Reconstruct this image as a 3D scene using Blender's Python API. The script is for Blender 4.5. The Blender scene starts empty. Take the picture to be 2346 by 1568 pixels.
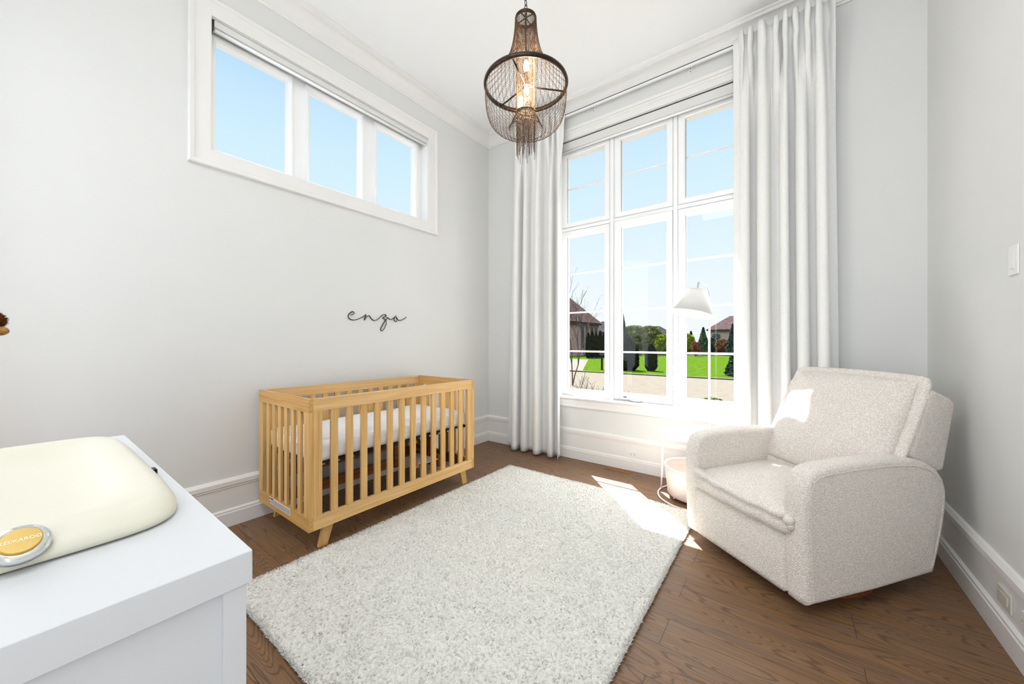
import bpy, bmesh, math, random
import numpy as np
from mathutils import Vector, Matrix

S = bpy.context.scene
COL = S.collection
random.seed(7)
RNG = np.random.default_rng(11)
PI = math.pi

# ---------------------------------------------------------------- camera
cam = bpy.data.cameras.new('camera')
cam.sensor_fit = 'HORIZONTAL'; cam.sensor_width = 36.0
cam.lens = 842.0 / 2346.0 * 36.0
cam.shift_y = -1.0 / 2346.0
cam.clip_start = 0.02; cam.clip_end = 500
co = bpy.data.objects.new('camera', cam); COL.objects.link(co)
co.location = (2.938, -3.444, 1.207)
co.rotation_euler = (PI / 2, 0, 0.642)
S.camera = co
S.view_settings.view_transform = 'Standard'
S.view_settings.look = 'None'
S.view_settings.gamma = 1.0
S.view_settings.use_curve_mapping = False
S.view_settings.exposure = 0.06

# ---------------------------------------------------------------- sky, sun, large lights
SUN_DIR = Vector((-0.96, 1.0, 1.90)).normalized()       # towards the sun
SUN_STRENGTH = 54.0
SKY_STRENGTH = 1.0
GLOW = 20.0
ZENITH_BOOST = 9.0
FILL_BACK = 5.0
FILL_RIGHT = 16.0  # strength of the added right-hand fill
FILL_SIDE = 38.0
FILL_HIGH = 33.0
FC = (0.92, 0.98, 1.07)

w = bpy.data.worlds.new('sky'); S.world = w; w.use_nodes = True
nt = w.node_tree; nt.nodes.clear()
def wn(t, **k):
    n = nt.nodes.new(t)
    for a, b in k.items(): setattr(n, a, b)
    return n
tc = wn('ShaderNodeTexCoord'); sep = wn('ShaderNodeSeparateXYZ')
nt.links.new(tc.outputs['Generated'], sep.inputs[0])
ramp = wn('ShaderNodeValToRGB')
nt.links.new(sep.outputs['Z'], ramp.inputs[0])
els = ramp.color_ramp.elements
def lin(c):
    c = c / 255.0
    return c / 12.92 if c <= 0.04045 else ((c + 0.055) / 1.055) ** 2.4
def rgb(r, g, b, a=1.0): return (lin(r), lin(g), lin(b), a)
els[0].position = 0.0; els[0].color = rgb(249, 251, 253)
els[1].position = 1.0; els[1].color = rgb(110, 172, 245)
for p, c in ((0.12, rgb(243, 250, 254)), (0.28, rgb(226, 245, 255)), (0.42, rgb(212, 239, 255)), (0.49, rgb(202, 232, 255)), (0.56, rgb(182, 221, 255)), (0.72, rgb(150, 203, 252))):
    e = els.new(p); e.color = c
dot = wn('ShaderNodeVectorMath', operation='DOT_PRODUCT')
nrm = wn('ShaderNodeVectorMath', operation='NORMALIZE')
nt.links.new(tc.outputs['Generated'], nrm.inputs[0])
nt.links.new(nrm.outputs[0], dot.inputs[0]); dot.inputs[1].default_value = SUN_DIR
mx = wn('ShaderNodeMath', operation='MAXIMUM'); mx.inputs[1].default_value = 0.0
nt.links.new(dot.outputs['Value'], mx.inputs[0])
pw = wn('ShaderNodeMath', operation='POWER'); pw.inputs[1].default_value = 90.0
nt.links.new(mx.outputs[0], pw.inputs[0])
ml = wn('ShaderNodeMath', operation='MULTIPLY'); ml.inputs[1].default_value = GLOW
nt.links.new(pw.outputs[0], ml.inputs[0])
# sky boost added above what the windows show, to light the room
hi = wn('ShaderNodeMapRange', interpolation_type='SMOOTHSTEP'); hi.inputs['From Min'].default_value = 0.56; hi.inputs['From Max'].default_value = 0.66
hi.inputs['To Min'].default_value = 0.0; hi.inputs['To Max'].default_value = ZENITH_BOOST
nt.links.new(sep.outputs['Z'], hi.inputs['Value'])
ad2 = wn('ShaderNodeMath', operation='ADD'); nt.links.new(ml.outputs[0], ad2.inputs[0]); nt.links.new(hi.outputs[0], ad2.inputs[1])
bg1 = wn('ShaderNodeBackground'); bg1.inputs['Strength'].default_value = SKY_STRENGTH
nt.links.new(ramp.outputs[0], bg1.inputs['Color'])
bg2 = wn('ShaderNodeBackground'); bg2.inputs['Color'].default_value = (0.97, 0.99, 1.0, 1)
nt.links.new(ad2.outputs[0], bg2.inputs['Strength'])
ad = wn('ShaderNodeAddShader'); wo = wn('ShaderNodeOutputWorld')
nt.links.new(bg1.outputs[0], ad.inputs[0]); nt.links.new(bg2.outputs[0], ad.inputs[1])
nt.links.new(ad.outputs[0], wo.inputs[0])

sl = bpy.data.lights.new('sun', 'SUN'); sl.energy = SUN_STRENGTH; sl.angle = math.radians(0.55)
sl.color = (1.0, 0.99, 0.98)
so = bpy.data.objects.new('sun', sl); COL.objects.link(so)
so.rotation_euler = SUN_DIR.to_track_quat('Z', 'Y').to_euler()

def area(name, loc, rot, sx, sy, e, col=(1, 1, 1)):
    l = bpy.data.lights.new(name, 'AREA'); l.shape = 'RECTANGLE'; l.size = sx; l.size_y = sy
    l.energy = e; l.color = col
    o = bpy.data.objects.new(name, l); COL.objects.link(o)
    o.location = loc; o.rotation_euler = rot
    return o
# unseen fill lights added behind the camera to brighten the room
area('back_fill', (1.8, -4.22, 1.9), (PI / 2, 0, 0), 3.2, 3.0, FILL_BACK, FC)
area('right_fill', (3.25, -4.22, 1.2), (PI / 2, 0, 0), 0.7, 2.2, FILL_RIGHT, FC)
area('left_fill', (0.5, -4.15, 1.6), (PI / 2, 0, -0.8), 0.9, 2.6, FILL_SIDE, FC)
area('high_fill', (2.6, -3.7, 3.60), (PI * 0.22, 0, 0), 1.8, 0.5, FILL_HIGH, FC)  # added fill panel below the ceiling, not a real fixture

# ---------------------------------------------------------------- helpers
ORG = {}
def tag(o, label=None, cat=None, group=None, kind=None):
    if label: o['label'] = label
    if cat: o['category'] = cat
    if group: o['group'] = group
    if kind: o['kind'] = kind
    return o
def thing(name, label, cat, loc=(0, 0, 0), rz=0.0, group=None, kind=None, local=False):
    o = bpy.data.objects.new(name, None); COL.objects.link(o)
    o.empty_display_size = 0.1
    o.location = loc; o.rotation_euler = (0, 0, rz)
    ORG[o] = Vector((0, 0, 0)) if local else Vector(loc)
    return tag(o, label, cat, group, kind)
def fix(me):
    bm = bmesh.new(); bm.from_mesh(me)
    bmesh.ops.recalc_face_normals(bm, faces=bm.faces)
    bm.to_mesh(me); bm.free()
class MB:
    def __init__(s): s.v = []; s.f = []
    def add(s, vs, fs):
        n = len(s.v); s.v += [tuple(q) for q in vs]; s.f += [tuple(i + n for i in f) for f in fs]; return s
    def box(s, x0, x1, y0, y1, z0, z1):
        return s.add([(x0, y0, z0), (x1, y0, z0), (x1, y1, z0), (x0, y1, z0), (x0, y0, z1), (x1, y0, z1), (x1, y1, z1), (x0, y1, z1)],
                     [(0, 3, 2, 1), (4, 5, 6, 7), (0, 1, 5, 4), (1, 2, 6, 5), (2, 3, 7, 6), (3, 0, 4, 7)])
    def prism(s, poly, d0, d1, fn):
        """poly of (a,b); fn(a,b,d) gives a point"""
        n = len(poly)
        vs = [fn(a, b, d0) for a, b in poly] + [fn(a, b, d1) for a, b in poly]
        fs = [tuple(range(n - 1, -1, -1)), tuple(range(n, 2 * n))]
        fs += [(i, (i + 1) % n, n + (i + 1) % n, n + i) for i in range(n)]
        return s.add(vs, fs)
    def tube(s, pts, r, k=8, close=False, cap=True):
        pts = [Vector(p) for p in pts]; n = len(pts)
        rr = r if isinstance(r, (list, tuple)) else [r] * n
        vs = []; up = None
        for i, p in enumerate(pts):
            if close: t = pts[(i + 1) % n] - pts[i - 1]
            else: t = pts[min(i + 1, n - 1)] - pts[max(i - 1, 0)]
            if t.length < 1e-9: t = Vector((0, 0, 1))
            t.normalize()
            if up is None:
                up = Vector((0, 0, 1)) if abs(t.z) < 0.9 else Vector((1, 0, 0))
            a = up - t * up.dot(t)
            if a.length < 1e-6: a = t.orthogonal()
            a.normalize(); up = a; b = t.cross(a)
            for j in range(k):
                q = 2 * PI * j / k
                vs.append(p + (a * math.cos(q) + b * math.sin(q)) * rr[i])
        fs = []
        m = n if close else n - 1
        for i in range(m):
            i2 = (i + 1) % n
            for j in range(k):
                fs.append((i * k + j, i * k + (j + 1) % k, i2 * k + (j + 1) % k, i2 * k + j))
        if not close and cap:
            fs.append(tuple(range(k - 1, -1, -1))); fs.append(tuple((n - 1) * k + j for j in range(k)))
        return s.add(vs, fs)
    def lathe(s, prof, c=(0, 0, 0), k=32, close=False):
        c = Vector(c); vs = []; fs = []
        for r, z in prof:
            for j in range(k):
                q = 2 * PI * j / k; vs.append((c.x + r * math.cos(q), c.y + r * math.sin(q), c.z + z))
        n = len(prof); m = n if close else n - 1
        for i in range(m):
            i2 = (i + 1) % n
            for j in range(k): fs.append((i * k + j, i * k + (j + 1) % k, i2 * k + (j + 1) % k, i2 * k + j))
        if not close:
            fs.append(tuple(range(k - 1, -1, -1))); fs.append(tuple((n - 1) * k + j for j in range(k)))
        return s.add(vs, fs)
    def ball(s, c, r, k=10, m=6):
        rx, ry, rz = r if isinstance(r, (list, tuple)) else (r, r, r)
        vs = [(c[0], c[1], c[2] + rz)]
        for i in range(1, m):
            a = PI * i / m
            for j in range(k):
                b = 2 * PI * j / k
                vs.append((c[0] + rx * math.sin(a) * math.cos(b), c[1] + ry * math.sin(a) * math.sin(b), c[2] + rz * math.cos(a)))
        vs.append((c[0], c[1], c[2] - rz))
        fs = [(0, 1 + j, 1 + (j + 1) % k) for j in range(k)]
        for i in range(m - 2):
            for j in range(k):
                a = 1 + i * k; fs.append((a + j, a + k + j, a + k + (j + 1) % k, a + (j + 1) % k))
        L = len(vs) - 1; a = 1 + (m - 2) * k
        fs += [(L, a + (j + 1) % k, a + j) for j in range(k)]
        return s.add(vs, fs)
    def build(s, name, mat, parent=None, bevel=0.0, seg=2, smooth=False, auto=None, sub=0):
        me = bpy.data.meshes.new(name)
        off = Vector((0, 0, 0))
        if parent is not None: off = ORG.get(parent, Vector((0, 0, 0)))
        me.from_pydata([(a - off.x, b - off.y, c - off.z) for a, b, c in s.v], [], s.f)
        fix(me)
        o = bpy.data.objects.new(name, me); COL.objects.link(o)
        if parent is not None:
            o.parent = parent
            p2 = parent
            ORG[o] = off
            # meshes under meshes keep the same root frame
        else: ORG[o] = Vector((0, 0, 0))
        if mat: me.materials.append(mat)
        if smooth or auto:
            me.shade_smooth() if hasattr(me, 'shade_smooth') else None
            me.polygons.foreach_set('use_smooth', [True] * len(me.polygons))
        if bevel:
            b = o.modifiers.new('bevel', 'BEVEL'); b.width = bevel; b.segments = seg; b.limit_method = 'ANGLE'
            b.angle_limit = math.radians(40); b.harden_normals = False
            me.polygons.foreach_set('use_smooth', [True] * len(me.polygons))
            if not smooth:
                wn_ = o.modifiers.new('wn', 'WEIGHTED_NORMAL'); wn_.keep_sharp = True
        elif auto:
            pass
        if sub:
            m = o.modifiers.new('sub', 'SUBSURF'); m.levels = sub; m.render_levels = sub
        return o
def npmesh(name, V, F, mat, parent=None, smooth=False):
    """V (n,3) F (m,k) numpy"""
    me = bpy.data.meshes.new(name)
    off = ORG.get(parent, Vector((0, 0, 0))) if parent is not None else Vector((0, 0, 0))
    V = V - np.array(off)[None, :]
    n, m, k = len(V), len(F), F.shape[1]
    me.vertices.add(n); me.vertices.foreach_set('co', V.astype(np.float32).ravel())
    me.loops.add(m * k); me.loops.foreach_set('vertex_index', F.astype(np.int32).ravel())
    me.polygons.add(m)
    me.polygons.foreach_set('loop_start', np.arange(0, m * k, k, dtype=np.int32))
    me.polygons.foreach_set('use_smooth', np.full(m, smooth))
    me.update(calc_edges=True); me.validate()
    me.materials.append(mat)
    o = bpy.data.objects.new(name, me); COL.objects.link(o)
    if parent is not None: o.parent = parent
    ORG[o] = off
    return o
def struct(name, mb, mat, **k):
    o = mb.build(name, mat, **k); o['kind'] = 'structure'; return o

# ---------------------------------------------------------------- materials
MATS = {}
def pm(name, c, rough=0.5, metal=0.0, var=0.03, scale=12.0, bump=0.0, bscale=60.0, c2=None, spec=0.5, sheen=0.0, trans=0.0, ior=1.45, dist=0.001, detail=3.0, stretch=None):
    m = bpy.data.materials.new(name); m.use_nodes = True; t = m.node_tree; b = t.nodes['Principled BSDF']
    col = rgb(*c)
    if c2 is None:
        c2 = tuple(max(0, min(255, x * (1 - var))) for x in c)
    no = t.nodes.new('ShaderNodeTexNoise'); no.inputs['Scale'].default_value = scale; no.inputs['Detail'].default_value = detail
    tcx = t.nodes.new('ShaderNodeTexCoord')
    if stretch:
        mp = t.nodes.new('ShaderNodeMapping'); mp.inputs['Scale'].default_value = stretch
        t.links.new(tcx.outputs['Object'], mp.inputs[0]); t.links.new(mp.outputs[0], no.inputs['Vector'])
    else: t.links.new(tcx.outputs['Object'], no.inputs['Vector'])
    mr = t.nodes.new('ShaderNodeMapRange'); mr.inputs['From Min'].default_value = 0.3; mr.inputs['From Max'].default_value = 0.7
    t.links.new(no.outputs[0], mr.inputs[0])
    mi = t.nodes.new('ShaderNodeMix'); mi.data_type = 'RGBA'
    mi.inputs['A'].default_value = rgb(*c2); mi.inputs['B'].default_value = col
    t.links.new(mr.outputs[0], mi.inputs['Factor']); t.links.new(mi.outputs['Result'], b.inputs['Base Color'])
    b.inputs['Roughness'].default_value = rough; b.inputs['Metallic'].default_value = metal
    b.inputs['Specular IOR Level'].default_value = spec
    if sheen: b.inputs['Sheen Weight'].default_value = sheen
    if trans: b.inputs['Transmission Weight'].default_value = trans; b.inputs['IOR'].default_value = ior
    if bump:
        n2 = t.nodes.new('ShaderNodeTexNoise'); n2.inputs['Scale'].default_value = bscale; n2.inputs['Detail'].default_value = 4
        if stretch: t.links.new(mp.outputs[0], n2.inputs['Vector'])
        else: t.links.new(tcx.outputs['Object'], n2.inputs['Vector'])
        bu = t.nodes.new('ShaderNodeBump'); bu.inputs['Strength'].default_value = bump; bu.inputs['Distance'].default_value = dist
        t.links.new(n2.outputs[0], bu.inputs['Height']); t.links.new(bu.outputs[0], b.inputs['Normal'])
    MATS[name] = m
    return m
M_WALL = pm('wall_paint', (227, 227, 224), 0.85, var=0.006, scale=3, bump=0.15, bscale=220, spec=0.2)
M_CEIL = pm('ceiling_paint', (251, 251, 250), 0.9, var=0.004, scale=3, bump=0.1, bscale=200, spec=0.1)
M_TRIM = pm('trim_paint', (238, 236, 232), 0.35, var=0.005, scale=5, bump=0.03, bscale=90)
M_FRAME = pm('window_frame_paint', (252, 252, 252), 0.35, var=0.004, scale=5)
M_BLIND = pm('blind_fabric', (226, 225, 221), 0.7, var=0.015, scale=60, bump=0.1, bscale=500)
M_DARK = pm('dark_gap', (60, 52, 44), 0.7, var=0.1)
M_TOPW = pm('dresser_white', (214, 215, 216), 0.4, var=0.004, scale=6, bump=0.02, bscale=120)
M_WHITE_METAL = pm('white_metal', (244, 244, 244), 0.35, var=0.01)
M_GREY_METAL = pm('satin_grey_metal', (176, 178, 180), 0.3, metal=0.7, var=0.04)
M_PLASTIC = pm('white_plastic', (240, 239, 235), 0.3, var=0.01)
M_IVORY = pm('almond_plastic', (216, 213, 198), 0.35, var=0.01)
M_BLACK = pm('black_metal', (26, 24, 23), 0.5, var=0.1)
M_BRONZE = pm('dark_bronze', (66, 52, 42), 0.38, metal=0.75, var=0.2, scale=40, c2=(38, 29, 24))
M_BEAD = pm('bronze_bead_chain', (120, 92, 66), 0.35, metal=0.7, var=0.3, scale=300, c2=(58, 43, 32))
M_SHEET = pm('white_sheet', (246, 246, 248), 0.9, var=0.02, scale=14, bump=0.5, bscale=14, dist=0.01, spec=0.1)
M_SHADE = pm('linen_shade', (238, 236, 231), 0.9, var=0.02, scale=80, bump=0.2, bscale=400)
M_CURT = pm('curtain_linen', (243, 242, 239), 0.9, var=0.02, scale=120, bump=0.3, bscale=900, sheen=0.1, spec=0.1, stretch=(1, 1, 0.35))
M_BASKET = pm('blush_canvas', (224, 206, 198), 0.85, var=0.05, scale=60, bump=0.3, bscale=500)
M_PAD = pm('cream_foam', (226, 222, 204), 0.38, var=0.008, scale=6)
M_GOLD = pm('gold_badge', (190, 156, 72), 0.35, metal=0.25, var=0.06, scale=30)
M_SILVER = pm('silver_badge_rim', (222, 226, 224), 0.14, metal=0.85, var=0.05, scale=30)
M_CREAMT = pm('badge_letters', (246, 236, 190), 0.3, metal=0.3)
M_SIGN = pm('black_painted_wood', (34, 33, 31), 0.5, var=0.1)
M_PAPER = pm('white_label', (225, 224, 220), 0.6, var=0.02)
M_INK = pm('label_ink', (45, 40, 42), 0.7)
M_PLUSH = pm('brown_plush', (158, 96, 30), 0.95, var=0.3, scale=120, bump=1.0, bscale=200, c2=(96, 48, 14), dist=0.004)
M_PLUSH2 = pm('tan_plush', (206, 160, 84), 0.95, var=0.2, scale=100, bump=1.0, bscale=200, c2=(150, 105, 50), dist=0.004)
M_SCREW = pm('screw_steel', (190, 190, 186), 0.3, metal=0.8)
M_GREYB = pm('grey_board', (150, 152, 160), 0.6, var=0.05)

def wood(name, light, dark, sc=(3, 40, 40), rough=0.45, bump=0.15):
    m = bpy.data.materials.new(name); m.use_nodes = True; t = m.node_tree; b = t.nodes['Principled BSDF']
    tcx = t.nodes.new('ShaderNodeTexCoord'); mp = t.nodes.new('ShaderNodeMapping'); mp.inputs['Scale'].default_value = sc
    t.links.new(tcx.outputs['Object'], mp.inputs[0])
    n1 = t.nodes.new('ShaderNodeTexNoise'); n1.inputs['Scale'].default_value = 1.0; n1.inputs['Detail'].default_value = 6; n1.inputs['Distortion'].default_value = 0.6
    t.links.new(mp.outputs[0], n1.inputs['Vector'])
    r = t.nodes.new('ShaderNodeMapRange'); r.inputs['From Min'].default_value = 0.32; r.inputs['From Max'].default_value = 0.68
    t.links.new(n1.outputs[0], r.inputs[0])
    mi = t.nodes.new('ShaderNodeMix'); mi.data_type = 'RGBA'; mi.inputs['A'].default_value = rgb(*dark); mi.inputs['B'].default_value = rgb(*light)
    t.links.new(r.outputs[0], mi.inputs['Factor']); t.links.new(mi.outputs['Result'], b.inputs['Base Color'])
    b.inputs['Roughness'].default_value = rough; b.inputs['Specular IOR Level'].default_value = 0.3
    bu = t.nodes.new('ShaderNodeBump'); bu.inputs['Strength'].default_value = bump; bu.inputs['Distance'].default_value = 0.0008
    t.links.new(n1.outputs[0], bu.inputs['Height']); t.links.new(bu.outputs[0], b.inputs['Normal'])
    return m
M_OAK_Y = wood('honey_wood_lengthwise', (230, 192, 134), (210, 166, 104), (60, 2.5, 60))
M_OAK_X = wood('honey_wood_crosswise', (214, 170, 104), (190, 142, 76), (2.5, 60, 60))
M_OAK_Z = wood('honey_wood_upright', (222, 182, 120), (200, 154, 90), (60, 60, 2.5))
M_WALNUT = wood('brown_support_wood', (142, 88, 48), (108, 62, 30), (40, 3, 40))
M_BASEW = wood('orange_wood_base', (150, 92, 48), (110, 62, 30), (3, 40, 40))
M_VENT = wood('vent_wood', (158, 112, 56), (126, 84, 36), (4, 60, 4))

def floor_mat():
    m = bpy.data.materials.new('oak_plank_floor'); m.use_nodes = True; t = m.node_tree; b = t.nodes['Principled BSDF']
    L = t.links.new; N = t.nodes.new
    tcx = N('ShaderNodeTexCoord')
    mp = N('ShaderNodeMapping'); mp.inputs['Location'].default_value = (1.27, 0.05, 0)
    L(tcx.outputs['Object'], mp.inputs[0])
    br = N('ShaderNodeTexBrick'); br.offset = 0.665; br.offset_frequency = 2; br.squash = 1
    br.inputs['Scale'].default_value = 1; br.inputs['Mortar Size'].default_value = 0.0012; br.inputs['Mortar Smooth'].default_value = 0.3
    br.inputs['Brick Width'].default_value = 1.9; br.inputs['Row Height'].default_value = 0.17; br.inputs['Bias'].default_value = 0
    br.inputs['Color1'].default_value = (0, 0, 0, 1); br.inputs['Color2'].default_value = (1, 1, 1, 1); br.inputs['Mortar'].default_value = (0.5, 0.5, 0.5, 1)
    L(mp.outputs[0], br.inputs['Vector'])
    # offset each plank's grain
    cx = N('ShaderNodeSeparateXYZ'); L(mp.outputs[0], cx.inputs[0])
    rowi = N('ShaderNodeMath'); rowi.operation = 'DIVIDE'; rowi.inputs[1].default_value = 0.17; L(cx.outputs['Y'], rowi.inputs[0])
    fl = N('ShaderNodeMath'); fl.operation = 'FLOOR'; L(rowi.outputs[0], fl.inputs[0])
    wnz = N('ShaderNodeTexWhiteNoise'); wnz.noise_dimensions = '2D'
    cmb = N('ShaderNodeCombineXYZ'); L(fl.outputs[0], cmb.inputs[0]); L(br.outputs['Color'], cmb.inputs[1]); L(cmb.outputs[0], wnz.inputs['Vector'])
    sc = N('ShaderNodeVectorMath'); sc.operation = 'MULTIPLY'; sc.inputs[1].default_value = (9, 13, 4); L(wnz.outputs['Color'], sc.inputs[0])
    st = N('ShaderNodeVectorMath'); st.operation = 'MULTIPLY'; st.inputs[1].default_value = (1.0, 9.0, 1.0); L(tcx.outputs['Object'], st.inputs[0])
    av = N('ShaderNodeVectorMath'); av.operation = 'ADD'; L(st.outputs[0], av.inputs[0]); L(sc.outputs[0], av.inputs[1])
    n1 = N('ShaderNodeTexNoise'); n1.inputs['Scale'].default_value = 0.95; n1.inputs['Detail'].default_value = 2.2; n1.inputs['Roughness'].default_value = 0.30; n1.inputs['Distortion'].default_value = 0.5
    L(av.outputs[0], n1.inputs['Vector'])
    k = N('ShaderNodeMath'); k.operation = 'MULTIPLY'; k.inputs[1].default_value = 190.0; L(n1.outputs[0], k.inputs[0])
    sn = N('ShaderNodeMath'); sn.operation = 'SINE'; L(k.outputs[0], sn.inputs[0])
    ring = N('ShaderNodeMapRange'); ring.inputs['From Min'].default_value = 0.45; ring.inputs['From Max'].default_value = 1.0; L(sn.outputs[0], ring.inputs[0])
    # fine grain
    st2 = N('ShaderNodeVectorMath'); st2.operation = 'MULTIPLY'; st2.inputs[1].default_value = (6.0, 160.0, 1.0); L(tcx.outputs['Object'], st2.inputs[0])
    n2 = N('ShaderNodeTexNoise'); n2.inputs['Scale'].default_value = 1.0; n2.inputs['Detail'].default_value = 5; L(st2.outputs[0], n2.inputs['Vector'])
    n3 = N('ShaderNodeTexNoise'); n3.inputs['Scale'].default_value = 1.6; n3.inputs['Detail'].default_value = 3
    st3 = N('ShaderNodeVectorMath'); st3.operation = 'MULTIPLY'; st3.inputs[1].default_value = (0.8, 3.0, 1.0); L(av.outputs[0], st3.inputs[0]); L(st3.outputs[0], n3.inputs['Vector'])
    def mix(a, b_, f, blend='MIX', fac=None):
        q = N('ShaderNodeMix'); q.data_type = 'RGBA'; q.blend_type = blend
        if isinstance(a, tuple): q.inputs['A'].default_value = a
        else: L(a, q.inputs['A'])
        if isinstance(b_, tuple): q.inputs['B'].default_value = b_
        else: L(b_, q.inputs['B'])
        if isinstance(f, float): q.inputs['Factor'].default_value = f
        else: L(f, q.inputs['Factor'])
        return q.outputs['Result']
    base = mix(rgb(138, 112, 90), rgb(112, 88, 71), wnz.outputs['Value'])
    r3 = N('ShaderNodeMapRange'); r3.inputs['From Min'].default_value = 0.30; r3.inputs['From Max'].default_value = 0.62; L(n3.outputs[0], r3.inputs[0])
    base = mix(base, rgb(136, 100, 64), r3.outputs[0])
    f2 = N('ShaderNodeMapRange'); f2.inputs['From Min'].default_value = 0.35; f2.inputs['From Max'].default_value = 0.65; f2.inputs['To Max'].default_value = 0.34; L(n2.outputs[0], f2.inputs[0])
    base = mix(base, rgb(82, 58, 42), f2.outputs[0])
    rf = N('ShaderNodeMath'); rf.operation = 'MULTIPLY'; rf.inputs[1].default_value = 0.58; L(ring.outputs[0], rf.inputs[0])
    base = mix(base, rgb(70, 46, 32), rf.outputs[0])
    base = mix(base, rgb(52, 36, 26), br.outputs['Fac'])
    L(base, b.inputs['Base Color'])
    rr = N('ShaderNodeMapRange'); rr.inputs['To Min'].default_value = 0.36; rr.inputs['To Max'].default_value = 0.55; L(n2.outputs[0], rr.inputs[0]); L(rr.outputs[0], b.inputs['Roughness'])
    b.inputs['Specular IOR Level'].default_value = 0.35
    hh = N('ShaderNodeMath'); hh.operation = 'MULTIPLY'; hh.inputs[1].default_value = -0.35; L(ring.outputs[0], hh.inputs[0])
    h2 = N('ShaderNodeMath'); h2.operation = 'ADD'; L(hh.outputs[0], h2.inputs[0]); L(n2.outputs[0], h2.inputs[1])
    h3 = N('ShaderNodeMath'); h3.operation = 'SUBTRACT'; L(h2.outputs[0], h3.inputs[0]); L(br.outputs['Fac'], h3.inputs[1])
    bu = N('ShaderNodeBump'); bu.inputs['Strength'].default_value = 0.4; bu.inputs['Distance'].default_value = 0.0012
    L(h3.outputs[0], bu.inputs['Height']); L(bu.outputs[0], b.inputs['Normal'])
    return m
M_FLOOR = floor_mat()

def boucle_mat():
    m = bpy.data.materials.new('cream_boucle'); m.use_nodes = True; t = m.node_tree; b = t.nodes['Principled BSDF']
    L = t.links.new; N = t.nodes.new
    tcx = N('ShaderNodeTexCoord')
    dn = N('ShaderNodeTexNoise'); dn.inputs['Scale'].default_value = 90; L(tcx.outputs['Object'], dn.inputs['Vector'])
    mm = N('ShaderNodeVectorMath'); mm.operation = 'MULTIPLY_ADD'; mm.inputs[1].default_value = (0.012, 0.012, 0.012)
    L(dn.outputs['Color'], mm.inputs[0]); L(tcx.outputs['Object'], mm.inputs[2])
    v = N('ShaderNodeTexVoronoi'); v.feature = 'SMOOTH_F1'; v.inputs['Scale'].default_value = 170; v.inputs['Smoothness'].default_value = 0.4; L(mm.outputs[0], v.inputs['Vector'])
    n = N('ShaderNodeTexNoise'); n.inputs['Scale'].default_value = 260; n.inputs['Detail'].default_value = 3; L(tcx.outputs['Object'], n.inputs['Vector'])
    r = N('ShaderNodeMapRange'); r.inputs['From Min'].default_value = 0.2; r.inputs['From Max'].default_value = 0.62; L(v.outputs['Distance'], r.inputs[0])
    mi = N('ShaderNodeMix'); mi.data_type = 'RGBA'; mi.inputs['A'].default_value = rgb(255, 250, 242); mi.inputs['B'].default_value = rgb(230, 219, 208)
    L(r.outputs[0], mi.inputs['Factor']); L(mi.outputs['Result'], b.inputs['Base Color'])
    b.inputs['Roughness'].default_value = 0.95; b.inputs['Specular IOR Level'].default_value = 0.1; b.inputs['Sheen Weight'].default_value = 0.25
    inv = N('ShaderNodeMath'); inv.operation = 'SUBTRACT'; L(n.outputs[0], inv.inputs[0]); L(v.outputs['Distance'], inv.inputs[1])
    bu = N('ShaderNodeBump'); bu.inputs['Strength'].default_value = 0.85; bu.inputs['Distance'].default_value = 0.004
    L(inv.outputs[0], bu.inputs['Height']); L(bu.outputs[0], b.inputs['Normal'])
    return m
M_BOUCLE = boucle_mat()

def glass_mat():
    m = bpy.data.materials.new('window_glass'); m.use_nodes = True; t = m.node_tree; t.nodes.clear()
    o = t.nodes.new('ShaderNodeOutputMaterial'); tr = t.nodes.new('ShaderNodeBsdfTransparent'); gl = t.nodes.new('ShaderNodeBsdfGlossy')
    tr.inputs[0].default_value = (0.97, 0.985, 0.985, 1); gl.inputs['Roughness'].default_value = 0.02
    mi = t.nodes.new('ShaderNodeMixShader'); mi.inputs[0].default_value = 0.007; t.links.new(tr.outputs[0], mi.inputs[1]); t.links.new(gl.outputs[0], mi.inputs[2])
    t.links.new(mi.outputs[0], o.inputs[0]); return m
M_GLASS = glass_mat()
def emit_mat(name, c, s):
    m = bpy.data.materials.new(name); m.use_nodes = True; b = m.node_tree.nodes['Principled BSDF']
    b.inputs['Base Color'].default_value = (*c, 1); b.inputs['Emission Color'].default_value = (*c, 1); b.inputs['Emission Strength'].default_value = s
    return m
M_BULB = emit_mat('glowing_bulb', (1.0, 0.62, 0.24), 60.0)

# ================================================================= ROOM
W = 3.652; H = 3.71; YB = -4.25; T = 0.16
struct('floor', MB().box(-T, W + T, YB, T, -0.12, 0.0), M_FLOOR)
struct('ceiling', MB().box(-T, W + T, YB, T, H, H + 0.12), M_CEIL)
LO = (-2.718, -0.953, 2.425, 3.278)     # left opening y0,y1,z0,z1
mb = MB()
mb.box(-T, 0, YB, LO[0], 0, H).box(-T, 0, LO[1], T, 0, H).box(-T, 0, LO[0], LO[1], 0, LO[2]).box(-T, 0, LO[0], LO[1], LO[3], H)
struct('wall_left', mb, M_WALL)
BO = (0.992, 2.70, 0.63, 3.315)
mb = MB()
mb.box(0, BO[0], 0, T, 0, H).box(BO[1], W, 0, T, 0, H).box(BO[0], BO[1], 0, T, 0, BO[2]).box(BO[0], BO[1], 0, T, BO[3], H)
struct('wall_back', mb, M_WALL)
struct('wall_front', MB().box(-T, W + T, YB - T, YB, 0, H), M_WALL)
struct('wall_right', MB().box(W, W + T, YB, T, 0, H), M_WALL)

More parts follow.
